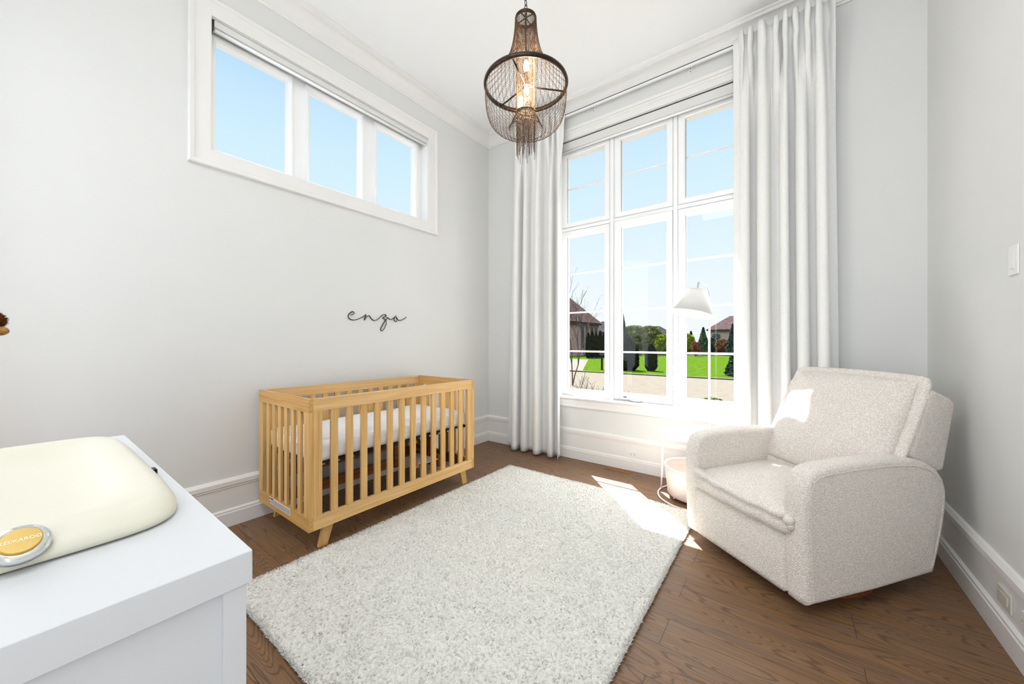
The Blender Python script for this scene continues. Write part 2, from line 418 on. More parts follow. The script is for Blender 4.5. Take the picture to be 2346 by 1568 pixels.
# unseen overhang added outside to block sun and shape the sun patches indoors
M_SUNBLOCK = pm('sun_blocker_board', (200, 198, 194), 0.8, var=0.03)
struct('sun_blocker_8', MB().box(-1.10, W + 1.0, T + 0.01, 0.86, 3.80, 3.92), M_SUNBLOCK)
struct('sun_blocker_9', MB().box(-0.90, -T - 0.01, YB, T + 0.01, 3.80, 3.92), M_SUNBLOCK)

# baseboards: profile (depth, z)
BP = [(0, 0), (0.030, 0), (0.030, 0.088), (0.026, 0.094), (0.026, 0.104), (0.014, 0.114), (0.014, 0.246), (0.019, 0.250), (0.019, 0.260), (0.024, 0.266), (0.024, 0.292), (0.012, 0.308), (0.0, 0.310)]
struct('baseboard_left', MB().prism(BP, YB, 0, lambda a, b, d: (a, d, b)), M_TRIM)
struct('baseboard_back', MB().prism(BP, 0, W, lambda a, b, d: (d, -a, b)), M_TRIM)
struct('baseboard_right', MB().prism(BP, YB, 0, lambda a, b, d: (W - a, d, b)), M_TRIM)
# crown moulding
def crown():
    p = [(0, H), (0, H - 0.145), (0.010, H - 0.145), (0.012, H - 0.132), (0.020, H - 0.126)]
    for i in range(1, 9):
        a = i / 8 * PI / 2
        p.append((0.020 + 0.068 * (1 - math.cos(a)), H - 0.126 + 0.092 * math.sin(a)))
    p += [(0.094, H - 0.030), (0.094, H - 0.018), (0.112, H - 0.010), (0.112, H)]
    return p
CP = crown()
struct('trim_1', MB().prism(CP, YB, 0, lambda a, b, d: (a, d, b)), M_TRIM)
struct('trim_2', MB().prism(CP, 0, W, lambda a, b, d: (d, -a, b)), M_TRIM)
struct('trim_3', MB().prism(CP, YB, 0, lambda a, b, d: (W - a, d, b)), M_TRIM)

# ---- high left window
def mitred(mb, outer, inner, prof, fn):
    """rectangular casing: prof list of (t 0..1 inner->outer, depth)"""
    y0, y1, z0, z1 = inner; Y0, Y1, Z0, Z1 = outer
    rings = []
    for t_, d in prof:
        a, b, c, e = y0 + (Y0 - y0) * t_, y1 + (Y1 - y1) * t_, z0 + (Z0 - z0) * t_, z1 + (Z1 - z1) * t_
        rings.append([fn(a, c, d), fn(b, c, d), fn(b, e, d), fn(a, e, d)])
    vs = [p for r in rings for p in r]; fs = []
    for i in range(len(rings) - 1):
        for j in range(4):
            fs.append((i * 4 + j, i * 4 + (j + 1) % 4, (i + 1) * 4 + (j + 1) % 4, (i + 1) * 4 + j))
    mb.add(vs, fs); return mb
CPROF = [(0, 0), (0, 0.018), (0.06, 0.020), (0.72, 0.020), (0.76, 0.027), (0.94, 0.030), (1.0, 0.026), (1.0, 0.0)]
struct('trim_4', mitred(MB(), (-2.832, -0.836, 2.316, 3.392), LO, CPROF, lambda a, b, d: (d, a, b)), M_TRIM)
win1 = thing('window_1', None, None, (-0.1, -1.84, LO[2]), kind='structure')
# frame: box with three holes
def frame_grid(axis, depth0, depth1, us, zs, holes):
    """solid grid cells except holes; us, zs cut lists"""
    mb = MB()
    for i in range(len(us) - 1):
        for j in range(len(zs) - 1):
            if (i, j) in holes: continue
            if axis == 'x': mb.box(depth0, depth1, us[i], us[i + 1], zs[j], zs[j + 1])
            else: mb.box(us[i], us[i + 1], depth0, depth1, zs[j], zs[j + 1])
    return mb
ys = [LO[0], -2.672, -2.228, -2.078, -1.640, -1.480, -1.050, LO[1]]
zs = [LO[2], 2.476, 3.195, LO[3]]
frame_grid('x', -0.150, -0.095, ys, zs, {(1, 1), (3, 1), (5, 1)}).build('window_frame', M_FRAME, win1)
mb = MB()   # jamb liner
mb.box(-0.095, -0.001, LO[0], LO[0] + 0.004, LO[2], LO[3]).box(-0.095, -0.001, LO[1] - 0.004, LO[1], LO[2], LO[3]).box(-0.095, -0.001, LO[0], LO[1], LO[2], LO[2] + 0.004).box(-0.095, -0.001, LO[0], LO[1], LO[3] - 0.004, LO[3])
mb.build('jamb', M_FRAME, win1)
for (a, b) in ((-2.672, -2.228), (-2.078, -1.640), (-1.480, -1.050)):
    # sash bead standing proud round each pane
    mb = MB(); mitred(mb, (a - 0.028, b + 0.028, 2.448, 3.223), (a, b, 2.476, 3.195), [(0, 0), (0, 0.012), (0.5, 0.018), (1, 0.018), (1, 0)], lambda p, q, d: (-0.095 + d, p, q))
    mb.build('sash', M_FRAME, win1)
    MB().box(-0.127, -0.123, a, b, 2.476, 3.195).build('pane', M_GLASS, win1)

# ---- big back window
cas_o = (0.885, 2.807, 0.63, 3.425)
mb = MB()
def seg_casing(mb, x0, x1, z0, z1):
    mb.box(x0, x1, -0.020, 0, z0, z1)
mb.box(cas_o[0], BO[0], -0.020, 0, 0.63, 3.315).box(BO[1], cas_o[1], -0.020, 0, 0.63, 3.315).box(cas_o[0], cas_o[1], -0.020, 0, 3.315, 3.425)
mb.box(cas_o[0] - 0.01, cas_o[1] + 0.01, -0.034, 0, 3.395, 3.425).box(cas_o[0] - 0.006, cas_o[1] + 0.006, -0.027, 0, 3.37, 3.395)
mb.box(cas_o[0], cas_o[0] + 0.02, -0.03, 0, 0.63, 3.37).box(cas_o[1] - 0.02, cas_o[1], -0.03, 0, 0.63, 3.37)
struct('trim_5', mb, M_TRIM, bevel=0.003)
mb = MB().box(cas_o[0] - 0.03, cas_o[1] + 0.03, -0.034, 0.075, 0.612, 0.632)
struct('trim_6', mb, M_TRIM, bevel=0.006)       # stool
AP = [(0, 0.525), (0.014, 0.525), (0.020, 0.533), (0.020, 0.545), (0.014, 0.552), (0.014, 0.600), (0.024, 0.612), (0, 0.612)]
struct('trim_7', MB().prism(AP, cas_o[0], cas_o[1], lambda a, b, d: (d, -a, b)), M_TRIM)
win2 = thing('window_2', None, None, (1.846, 0.1, BO[2]), kind='structure')
X = [BO[0], 1.037, 1.470, 1.632, 2.064, 2.217, 2.655, BO[1]]
Z = [BO[2], 0.700, 2.330, 2.479, 3.186, BO[3]]
frame_grid('y', 0.078, 0.150, X, Z, {(1, 1), (3, 1), (5, 1), (1, 3), (3, 3), (5, 3)}).build('window_frame', M_FRAME, win2)
mb = MB()
mb.box(BO[0], BO[0] + 0.004, 0.001, 0.078, BO[2], BO[3]).box(BO[1] - 0.004, BO[1], 0.001, 0.078, BO[2], BO[3]).box(BO[0], BO[1], 0.001, 0.078, BO[3] - 0.004, BO[3])
mb.build('jamb', M_FRAME, win2)
# mullion posts standing proud between the sashes
mb = MB(); mb.box(1.533, 1.569, 0.062, 0.080, BO[2], BO[3]).box(2.122, 2.158, 0.062, 0.080, BO[2], BO[3]).box(BO[0], 1.5325, 0.0625, 0.080, 2.388, 2.420).box(1.5695, 2.1215, 0.0625, 0.080, 2.388, 2.420).box(2.1585, BO[1], 0.0625, 0.080, 2.388, 2.420)
mb.build('mullion', M_FRAME, win2, bevel=0.004)
for i in (1, 3, 5):
    a, b = X[i], X[i + 1]
    for j in (1, 3):
        c, e = Z[j], Z[j + 1]
        proud = 0.030 if (i == 3 and j == 1) else 0.014
        mb = MB(); mitred(mb, (a - 0.052, b + 0.052, c - 0.05, e + 0.052), (a, b, c, e), [(0, 0), (0, proud * 0.5), (0.2, proud), (1, proud), (1, 0)], lambda p, q, d: (p, 0.080 - d, q))
        mb.build('sash', M_FRAME, win2)
        pn = MB().box(a, b, 0.106, 0.110, c, e).build('pane', M_GLASS, win2)
        mz = (1.103, 1.517, 1.932) if j == 1 else (2.850,)
        g = MB()
        for q in mz: g.box(a, b, 0.112, 0.124, q - 0.0085, q + 0.0085)
        g.build('muntin', M_FRAME, win2)
        # thin dark spacer line around the glass
        sp = MB(); sp.box(a, a + 0.003, 0.101, 0.106, c, e).box(b - 0.002, b, 0.101, 0.106, c, e)
        sp.build('gasket', pm('gasket_%d%d' % (i, j), (120, 122, 124), 0.6), win2)
# casement lock lever and crank on the middle sash
mb = MB().box(2.088, 2.104, 0.030, 0.050, 0.86, 1.02).box(2.091, 2.101, 0.020, 0.034, 0.83, 0.97)
mb.build('lock_lever', M_WHITE_METAL, win2, bevel=0.004)
mb = MB().box(1.74, 1.84, 0.028, 0.050, 0.640, 0.652).box(1.80, 1.92, 0.020, 0.030, 0.650, 0.660)
mb.build('crank_handle', M_GREY_METAL, win2, bevel=0.003)
MB().box(1.672, 1.704, 0.048, 0.051, 0.668, 0.676).build('sash_label', M_INK, win2)

# ---- roller blinds
def blind(nm, label, loc, fnbox, L0, L1):
    t = thing(nm, label, 'blind', loc)
    return t
t = thing('roller_blind', 'white rolled-up roller blind inside the top of the high three-pane window', 'blind', (-0.02, -1.835, 3.268))
MB().box(-0.060, 0.004, -2.700, -0.965, 3.226, 3.268).build('cassette', M_BLIND, t, bevel=0.003)
MB().tube([(-0.012, -2.694, 3.212), (-0.012, -0.968, 3.212)], 0.010, 10).build('bottom_bar', M_FRAME, t, smooth=True)
MB().box(-0.060, -0.004, -2.713, -2.701, 3.206, 3.268).build('bracket', M_DARK, t)
MB().box(-0.030, -0.004, -0.964, -0.957, 3.206, 3.268).build('bracket', M_WHITE_METAL, t)
MB().box(-0.062, -0.008, -2.706, -0.960, 3.268, 3.274).build('top_dark_strip', M_DARK, t)  # dark strip along the top of the cassette
t = thing('roller_blind', 'wide white roller blind rolled up above the tall six-pane window between the curtains', 'blind', (1.846, 0.02, 3.30))
MB().box(1.004, 2.690, 0.000, 0.062, 3.222, 3.300).build('cassette', M_BLIND, t, bevel=0.004)
MB().box(1.004, 2.690, 0.004, 0.060, 3.300, 3.311).build('top_dark_strip', M_DARK, t)  # dark strip between cassette and opening head
MB().tube([(1.01, 0.016, 3.213), (2.685, 0.016, 3.213)], 0.010, 10).build('bottom_bar', M_FRAME, t, smooth=True)

# ---- curtain track
t = thing('curtain_track', 'slim white curtain track with small brackets above the tall window', 'curtain track', (1.85, -0.06, 3.52))
mb = MB(); mb.box(0.49, 3.16, -0.060, -0.040, 3.535, 3.556).build('rail', M_WHITE_METAL, t, bevel=0.002)
MB().box(0.49, 3.16, -0.062, -0.038, 3.5565, 3.5605).build('rail_groove', M_DARK, t)
for x in (1.385, 2.275):
    mb = MB().box(x - 0.012, x + 0.012, -0.005, 0, 3.512, 3.566).box(x - 0.010, x + 0.010, -0.046, 0, 3.552, 3.557)
    br = mb.build('bracket', M_WHITE_METAL, t, bevel=0.001)
    for z in (3.5485, 3.5225): MB().box(x - 0.004, x + 0.004, -0.0065, -0.004, z - 0.0035, z + 0.0035).build('screw', M_DARK, br)

# ---- curtains
def curtain(name, label, xb0, xb1, xt0, xt1, yc, ztop, nb, ntp, seed, amp=0.058, lead=False):
    r = random.Random(seed)
    NS, NZ = 260, 70
    ph = [r.uniform(-0.9, 0.9) for _ in range(6)]
    V = np.zeros((NZ, NS, 3))
    s = np.linspace(0, 1, NS)
    sw = s + 0.018 * np.sin(2 * PI * (1.7 * s + ph[0])) + 0.012 * np.sin(2 * PI * (3.3 * s + ph[1]))
    def shp(p, k=0.35):
        q = np.sin(p); return np.sign(q) * np.abs(q) ** 0.75
    for i in range(NZ):
        f = i / (NZ - 1); z = 0.014 + (ztop - 0.014) * f
        zz = ztop - z
        wt = 1 / (1 + math.exp((zz - 0.42) / 0.14))          # 1 at the heading
        x0 = xb0 + (xt0 - xb0) * f; x1 = xb1 + (xt1 - xb1) * f
        # heading: narrow pinch pleats; below: wide soft folds that drift
        pb = 2 * PI * (nb * sw + 0.10 * math.sin(2.2 * f + ph[2]) ) + ph[3]
        pt = 2 * PI * (ntp * sw) + ph[4]
        yb = amp * (0.85 + 0.15 * np.sin(2 * PI * 2.3 * s + ph[5])) * shp(pb) + 0.014 * np.sin(2.0 * pb + 1.0)
        pin = math.exp(-((zz - 0.14) / 0.05) ** 2)
        yt = (0.046 - 0.020 * pin) * shp(pt) + 0.016 * np.sin(pt * 0.5 + 1)
        y = yc + (1 - wt) * yb + wt * yt
        if lead: y = y + (yc + 0.052 - y) * np.clip(1 - s / 0.10, 0, 1) ** 0.7
        xx = x0 + (x1 - x0) * s
        xx = xx - (1 - wt) * 0.017 * np.sin(2 * pb) * (1 - f * 0.3) * np.clip(np.minimum(s, 1 - s) / 0.06, 0, 1) - wt * 0.006 * np.sin(2 * pt) * np.clip(np.minimum(s, 1 - s) / 0.06, 0, 1)
        xx = xx + pin * 0.008 * np.sin(7 * s * PI + ph[0])
        zt = np.full(NS, z)
        if f > 0.97: zt = zt + 0.012 * np.sin(pt * 0.5 + ph[1])
        V[i, :, 0] = xx; V[i, :, 1] = y; V[i, :, 2] = zt
    idx = np.arange(NZ * NS).reshape(NZ, NS)
    F = np.stack([idx[:-1, :-1], idx[:-1, 1:], idx[1:, 1:], idx[1:, :-1]], -1).reshape(-1, 4)
    o = npmesh(name, V.reshape(-1, 3), F, M_CURT, smooth=True)
    m = o.modifiers.new('thick', 'SOLIDIFY'); m.thickness = 0.004; m.offset = 0
    tag(o, label, 'curtain', 'floor-length curtains at the tall window')
    return o
curtain('curtain', 'off-white floor-length curtain hanging left of the tall window near the room corner', 0.378, 1.085, 0.47, 1.098, -0.125, 3.575, 4.6, 8, 3)
curtain('curtain', 'off-white floor-length curtain hanging right of the tall window behind the armchair', 2.605, 3.235, 2.60, 3.20, -0.125, 3.580, 5.4, 9, 12, lead=True)

# ---- wall plates
def outlet(label, orient, cx, cy, cz, face, mat):
    """horizontal duplex plate; orient 'y' on back wall, 'x' on right wall"""
    t = thing('power_outlet', label, 'outlet', (cx, cy, cz))
    def bx(mb, u0, u1, z0, z1, d0, d1):
        if orient == 'y': mb.box(cx + u0, cx + u1, cy - d1, cy - d0, cz + z0, cz + z1)
        else: mb.box(cx - d1, cx - d0, cy + u0, cy + u1, cz + z0, cz + z1)
        return mb
    bx(MB(), -0.058, 0.058, -0.035, 0.035, 0, 0.006).build('cover_plate', mat, t, bevel=0.002)
    fc = bx(MB(), -0.034, 0.034, -0.017, 0.017, 0.006, 0.008).build('socket_face', mat, t)
    if face:
        for s in (-0.018, 0.018):
            mb = MB(); bx(mb, s - 0.008, s - 0.005, 0.002, 0.010, 0.008, 0.0086); bx(mb, s + 0.005, s + 0.008, 0.002, 0.010, 0.008, 0.0086); bx(mb, s - 0.003, s + 0.003, -0.010, -0.005, 0.008, 0.0086)
            mb.build('socket_slots', M_INK, fc)
    for s in (-0.047, 0.047): bx(MB(), s - 0.002, s + 0.002, -0.002, 0.002, 0.006, 0.0072).build('screw', M_SCREW, t)
    return t
outlet('white double power outlet on the baseboard under the tall window', 'y', 1.787, -0.014, 0.152, True, M_PLASTIC)
outlet('cream cover plate on the right baseboard in front of the armchair', 'x', W - 0.014, -1.090, 0.180, False, M_IVORY)
outlet('white outlet at the right edge of the photo, on the right baseboard', 'x', W - 0.014, -1.285, 0.180, True, M_PLASTIC)
t = thing('light_switch', 'white rocker light switch high on the right wall', 'light switch', (W, -1.118, 1.525))
MB().box(W - 0.006, W, -1.155, -1.081, 1.468, 1.584).build('cover_plate', M_PLASTIC, t, bevel=0.002)
MB().box(W - 0.009, W - 0.006, -1.135, -1.101, 1.492, 1.560).build('rocker', M_PLASTIC, t, bevel=0.001)

# ---- floor register
t = thing('floor_vent', 'slatted wooden floor vent beside the baseboard under the tall window', 'floor vent', (1.677, -0.094, 0.0))
for (a, b) in ((1.557, 1.670), (1.684, 1.797)):
    g = MB(); n = 9
    for k in range(n):
        y = -0.137 + (k + 0.5) * 0.088 / n
        g.box(a, b, y - 0.0030, y + 0.0030, 0.0, 0.004)
    for k in range(5):
        x = a + (k) * (b - a) / 4
        g.box(x - 0.002, x + 0.002, -0.138, -0.048, 0.0, 0.0035)
    g.build('grille', M_VENT, t)
    MB().box(a, b, -0.138, -0.048, 0.0002, 0.0012).build('duct_opening', M_DARK, t)

# ================================================================= SIGN "enzo"
def catmull(P, n=6):
    out = []
    P = [P[0]] + list(P) + [P[-1]]
    for i in range(1, len(P) - 2):
        p0, p1, p2, p3 = [np.array(q, float) for q in P[i - 1:i + 3]]
        for k in range(n):
            t_ = k / n
            out.append(0.5 * ((2 * p1) + (-p0 + p2) * t_ + (2 * p0 - 5 * p1 + 4 * p2 - p3) * t_ ** 2 + (-p0 + 3 * p1 - 3 * p2 + p3) * t_ ** 3))
    out.append(np.array(P[-2], float)); return out
strokes = [
    [(325, 445), (380, 432), (425, 402), (435, 365), (395, 333), (330, 362), (268, 425), (250, 485), (272, 545), (345, 592), (450, 598), (560, 572), (680, 522), (760, 466), (812, 428)],
    [(812, 428), (785, 500), (770, 560), (764, 610), (790, 560), (838, 500), (900, 462), (932, 490), (965, 540), (1015, 592), (1080, 620), (1150, 596), (1220, 548), (1290, 480), (1345, 438), (1410, 432), (1448, 462), (1432, 492), (1375, 512), (1338, 538), (1380, 562), (1422, 590), (1398, 645), (1330, 765), (1278, 870), (1282, 925), (1320, 945), (1380, 880), (1430, 780), (1450, 700), (1442, 645), (1458, 575), (1492, 520), (1540, 566), (1595, 588), (1680, 540), (1762, 470)],
    [(1762, 470), (1705, 540), (1698, 600), (1745, 655), (1788, 620), (1800, 560), (1775, 515), (1785, 570), (1860, 612), (1950, 596), (2030, 552), (2084, 503)]]
def sign_pt(zx, zy):
    u = 780 + zx / 13.8; v = 690 + zy / 13.8
    s_, c_ = math.sin(-0.642), math.cos(-0.642)
    a = (u - 1173) / 842; b = (v - 783) / 842
    dx = s_ + c_ * a; dy = c_ - s_ * a; tt = (0.008 - 2.938) / dx
    return (-3.444 + tt * dy, 1.207 - tt * b)
mb = MB()
for st in strokes:
    P = [sign_pt(*q) for q in catmull(st, 5)]
    n = len(P)
    rad = []
    for i in range(n):
        d = P[min(i + 1, n - 1)][1] - P[max(i - 1, 0)][1]
        rad.append(0.0042 if d < 0 else 0.0030)
    mb.tube([(0.007, y, z) for y, z in P], rad, 6)
sg = mb.build('name_sign', M_SIGN, smooth=True)
tag(sg, 'thin black script name sign reading enzo on the wall above the crib', 'wall sign')

# ================================================================= CRIB
x0, x1, y0, y1, zt, zb = 0.062, 0.782, -2.472, -1.108, 0.880, 0.125
t = thing('crib', 'honey-coloured wooden baby crib with upright slats against the left wall', 'crib', (0.42, -1.79, 0))
EP = 0.024
# end panels
for (a, b) in ((y0, y0 + EP), (y1 - EP, y1)):
    MB().box(x0, x1, a, b, zt - 0.078, zt).build('end_rail', M_OAK_X, t, bevel=0.0015)
    MB().box(x0, x1, a, b, zb, zb + 0.078).build('end_rail', M_OAK_X, t, bevel=0.0015)
    for (p, q) in ((x0, x0 + 0.062), (x1 - 0.062, x1)):
        MB().box(p, q, a, b, zb + 0.078, zt - 0.078).build('corner_post', M_OAK_Z, t, bevel=0.001)
    n = 6; w_ = 0.040; span = (x1 - x0 - 0.124); gap = (span - n * w_) / (n + 1)
    for k in range(n):
        p = x0 + 0.062 + gap + k * (w_ + gap)
        MB().box(p, p + w_, a + 0.004, b - 0.004, zb + 0.078, zt - 0.078).build('slat', M_OAK_Z, t, bevel=0.0015)
for (a, b) in ((x1 - 0.026, x1 - 0.001), (x0 + 0.001, x0 + 0.026)):
    Y0, Y1 = y0 + EP + 0.0005, y1 - EP - 0.0005
    MB().box(a, b, Y0, Y1, zt - 0.074, zt - 0.001).build('side_rail', M_OAK_Y, t, bevel=0.0015)
    MB().box(a, b, Y0, Y1, zb, zb + 0.076).build('side_rail', M_OAK_Y, t, bevel=0.0015)
    MB().box(a, b, Y0, Y0 + 0.052, zb + 0.076, zt - 0.074).build('corner_post', M_OAK_Z, t, bevel=0.001)
    MB().box(a, b, Y1 - 0.052, Y1, zb + 0.076, zt - 0.074).build('corner_post', M_OAK_Z, t, bevel=0.001)
    n = 12; w_ = 0.043; span = Y1 - Y0 - 0.104; gap = (span - n * w_) / (n + 1)
    for k in range(n):
        p = Y0 + 0.052 + gap + k * (w_ + gap)
        MB().box(a + 0.004, b - 0.004, p, p + w_, zb + 0.076, zt - 0.074).build('slat', M_OAK_Z, t, bevel=0.0015)
# splayed plank legs
for xx in (0.722, 0.095):
    for (yt0, yt1, yb0, yb1) in ((-2.362, -2.299, -2.400, -2.348), (-1.181, -1.244, -1.156, -1.208)):
        poly = [(yt0, zb + 0.03), (yt1, zb + 0.03), (yb1, 0.0), (yb0, 0.0)]
        lg = MB().prism(poly, xx, xx + 0.026, lambda a, b, d: (d, a, b)).build('leg', M_OAK_Z, t, bevel=0.002)
        if xx > 0.5:
            yc = (yt0 + yt1 + yb0 + yb1) / 4
            MB().ball((xx + 0.027, yc, 0.085), (0.002, 0.005, 0.005), 8, 4).build('bolt', M_SCREW, lg, smooth=True)
# black spring frame under the mattress
mb = MB()
mb.box(0.70, 0.722, -2.43, -1.15, 0.470, 0.492).box(0.115, 0.137, -2.43, -1.15, 0.470, 0.492).box(0.115, 0.722, -2.43, -2.41, 0.470, 0.492).box(0.115, 0.722, -1.17, -1.15, 0.470, 0.492)
for k in range(12):
    y = -2.36 + k * 0.103; mb.box(0.137, 0.70, y - 0.005, y + 0.005, 0.477, 0.485)
mb.build('mattress_support', M_BLACK, t)
for k in range(14):
    y = -2.38 + k * 0.092; MB().box(0.722, 0.727, y, y + 0.028, 0.473, 0.481).build('spring_clip', M_SCREW, t)
# wooden support rails and boards stowed under it
MB().box(0.40, 0.42, -2.43, -1.62, 0.355, 0.440).build('support_rail', M_WALNUT, t, bevel=0.002)
MB().box(0.41, 0.43, -2.43, -1.62, 0.205, 0.275).build('support_rail', M_WALNUT, t, bevel=0.002)
MB().box(0.395, 0.402, -2.42, -1.66, 0.270, 0.350).build('grey_panel', M_GREYB, t)
MB().box(0.38, 0.44, -1.66, -1.60, 0.20, 0.465).build('support_post', M_WALNUT, t, bevel=0.002)
MB().box(0.10, 0.70, -1.44, -1.40, 0.200, 0.290).build('support_rail', M_WALNUT, t, bevel=0.002)
MB().box(0.22, 0.27, -1.44, -1.40, 0.29, 0.468).build('support_post', M_WALNUT, t, bevel=0.002)
MB().box(0.56, 0.61, -1.44, -1.40, 0.29, 0.468).build('support_post', M_WALNUT, t, bevel=0.002)
MB().box(0.10, 0.70, -1.20, -1.17, 0.150, 0.235).build('support_rail', M_WALNUT, t, bevel=0.002)
MB().box(0.45, 0.70, -1.58, -1.44, 0.262, 0.268).build('spare_sheet', M_PAPER, t)
# warning label stuck on the end rail
lb = MB().box(0.235, 0.545, y0 - 0.0012, y0 - 0.0002, 0.158, 0.198).build('warning_label', M_PAPER, t)
lb['label'] = 'white printed warning label'
mb = MB()
rr = random.Random(5)
mb.box(0.240, 0.252, y0 - 0.0018, y0 - 0.001, 0.182, 0.194).box(0.240, 0.252, y0 - 0.0018, y0 - 0.001, 0.162, 0.172).box(0.262, 0.300, y0 - 0.0018, y0 - 0.001, 0.188, 0.195)
for k in range(5):
    z = 0.163 + k * 0.0062; x = 0.262
    while x < 0.535:
        l_ = rr.uniform(0.006, 0.018); mb.box(x, min(x + l_, 0.538), y0 - 0.0016, y0 - 0.001, z, z + 0.0026); x += l_ + 0.004
mb.build('label_print', M_INK, lb)

# mattress
def soft_box(name, x0, x1, y0, y1, z0, z1, r, mat, parent=None, nx=40, ny=60, nz=8, noise=0.0, seed=1, p=4.0):
    rn = np.random.default_rng(seed); ph = rn.uniform(0, 6, 8)
    bm = bmesh.new()
    bmesh.ops.create_cube(bm, size=2.0)
    # subdivided cube via grid
    bm.free()
    V = []; F = []
    def face(fn, a, b):
        base = len(V)
        for i in range(a + 1):
            for j in range(b + 1):
                V.append(fn(-1 + 2 * i / a, -1 + 2 * j / b))
        for i in range(a):
            for j in range(b):
                k = base + i * (b + 1) + j; F.append((k, k + 1, k + b + 2, k + b + 1))
    face(lambda s, t_: (s, t_, 1), nx, ny); face(lambda s, t_: (s, t_, -1), nx, ny)
    face(lambda s, t_: (1, s, t_), ny, nz); face(lambda s, t_: (-1, s, t_), ny, nz)
    face(lambda s, t_: (s, 1, t_), nx, nz); face(lambda s, t_: (s, -1, t_), nx, nz)
    V = np.array(V)
    hx, hy, hz = (x1 - x0) / 2, (y1 - y0) / 2, (z1 - z0) / 2
    P = V * np.array([hx, hy, hz]); Q = np.clip(P, [-hx + r, -hy + r, -hz + r], [hx - r, hy - r, hz - r])
    D = P - Q; n = np.linalg.norm(D, axis=1, keepdims=True); n[n == 0] = 1
    on_edge = (np.abs(D) > 1e-9).sum(1, keepdims=True) >= 1
    R = Q + np.where(on_edge, D / n * r, 0)
    if noise:
        nn = np.zeros(len(R))
        for k in range(4):
            nn += np.sin(R[:, 0] * (14 + 9 * k) + ph[k]) * np.sin(R[:, 1] * (11 + 8 * k) + ph[k + 4]) * np.sin(R[:, 2] * 25 + ph[k]) / (k + 1)
        R = R + (D / n) * (nn * noise)[:, None]
    R = R + np.array([(x0 + x1) / 2, (y0 + y1) / 2, (z0 + z1) / 2])
    return R, np.array(F)
R_, F_ = soft_box('m', 0.105, 0.742, -2.432, -1.148, 0.496, 0.612, 0.035, None, noise=0.004)
mt = npmesh('mattress', R_, F_, M_SHEET, smooth=True)
tag(mt, 'white sheeted crib mattress lying inside the wooden crib', 'mattress')

# ================================================================= RUG
rx0, rx1, ry0, ry1 = 0.805, 2.438, -2.842, -0.622
t = thing('rug', 'cream shaggy rectangular rug on the wooden floor between crib and armchair', 'rug', ((rx0 + rx1) / 2, (ry0 + ry1) / 2, 0))
MB().box(rx0 + 0.004, rx1 - 0.004, ry0 + 0.004, ry1 - 0.004, 0.0005, 0.010).build('backing', pm('rug_backing', (205, 196, 178), 0.9, var=0.1, scale=80, bump=0.5, bscale=300), t)
def pile_mat():
    m = bpy.data.materials.new('cream_shag_pile'); m.use_nodes = True; tr = m.node_tree; b = tr.nodes['Principled BSDF']
    tcx = tr.nodes.new('ShaderNodeTexCoord'); n = tr.nodes.new('ShaderNodeTexNoise'); n.inputs['Scale'].default_value = 60; n.inputs['Detail'].default_value = 4
    tr.links.new(tcx.outputs['Object'], n.inputs['Vector'])
    mr = tr.nodes.new('ShaderNodeMapRange'); mr.inputs['From Min'].default_value = 0.35; mr.inputs['From Max'].default_value = 0.6; tr.links.new(n.outputs[0], mr.inputs[0])
    mi = tr.nodes.new('ShaderNodeMix'); mi.data_type = 'RGBA'; mi.inputs['A'].default_value = rgb(230, 226, 215); mi.inputs['B'].default_value = rgb(242, 239, 231)
    tr.links.new(mr.outputs[0], mi.inputs['Factor']); tr.links.new(mi.outputs['Result'], b.inputs['Base Color'])
    b.inputs['Roughness'].default_value = 0.95; b.inputs['Specular IOR Level'].default_value = 0.05; b.inputs['Sheen Weight'].default_value = 0.2
    tl = tr.nodes.new('ShaderNodeBsdfTranslucent'); tl.inputs[0].default_value = rgb(250, 247, 240)
    ms = tr.nodes.new('ShaderNodeMixShader'); ms.inputs[0].default_value = 0.12
    tr.links.new(b.outputs[0], ms.inputs[1]); tr.links.new(tl.outputs[0], ms.inputs[2]); tr.links.new(ms.outputs[0], tr.nodes['Material Output'].inputs[0])
    return m
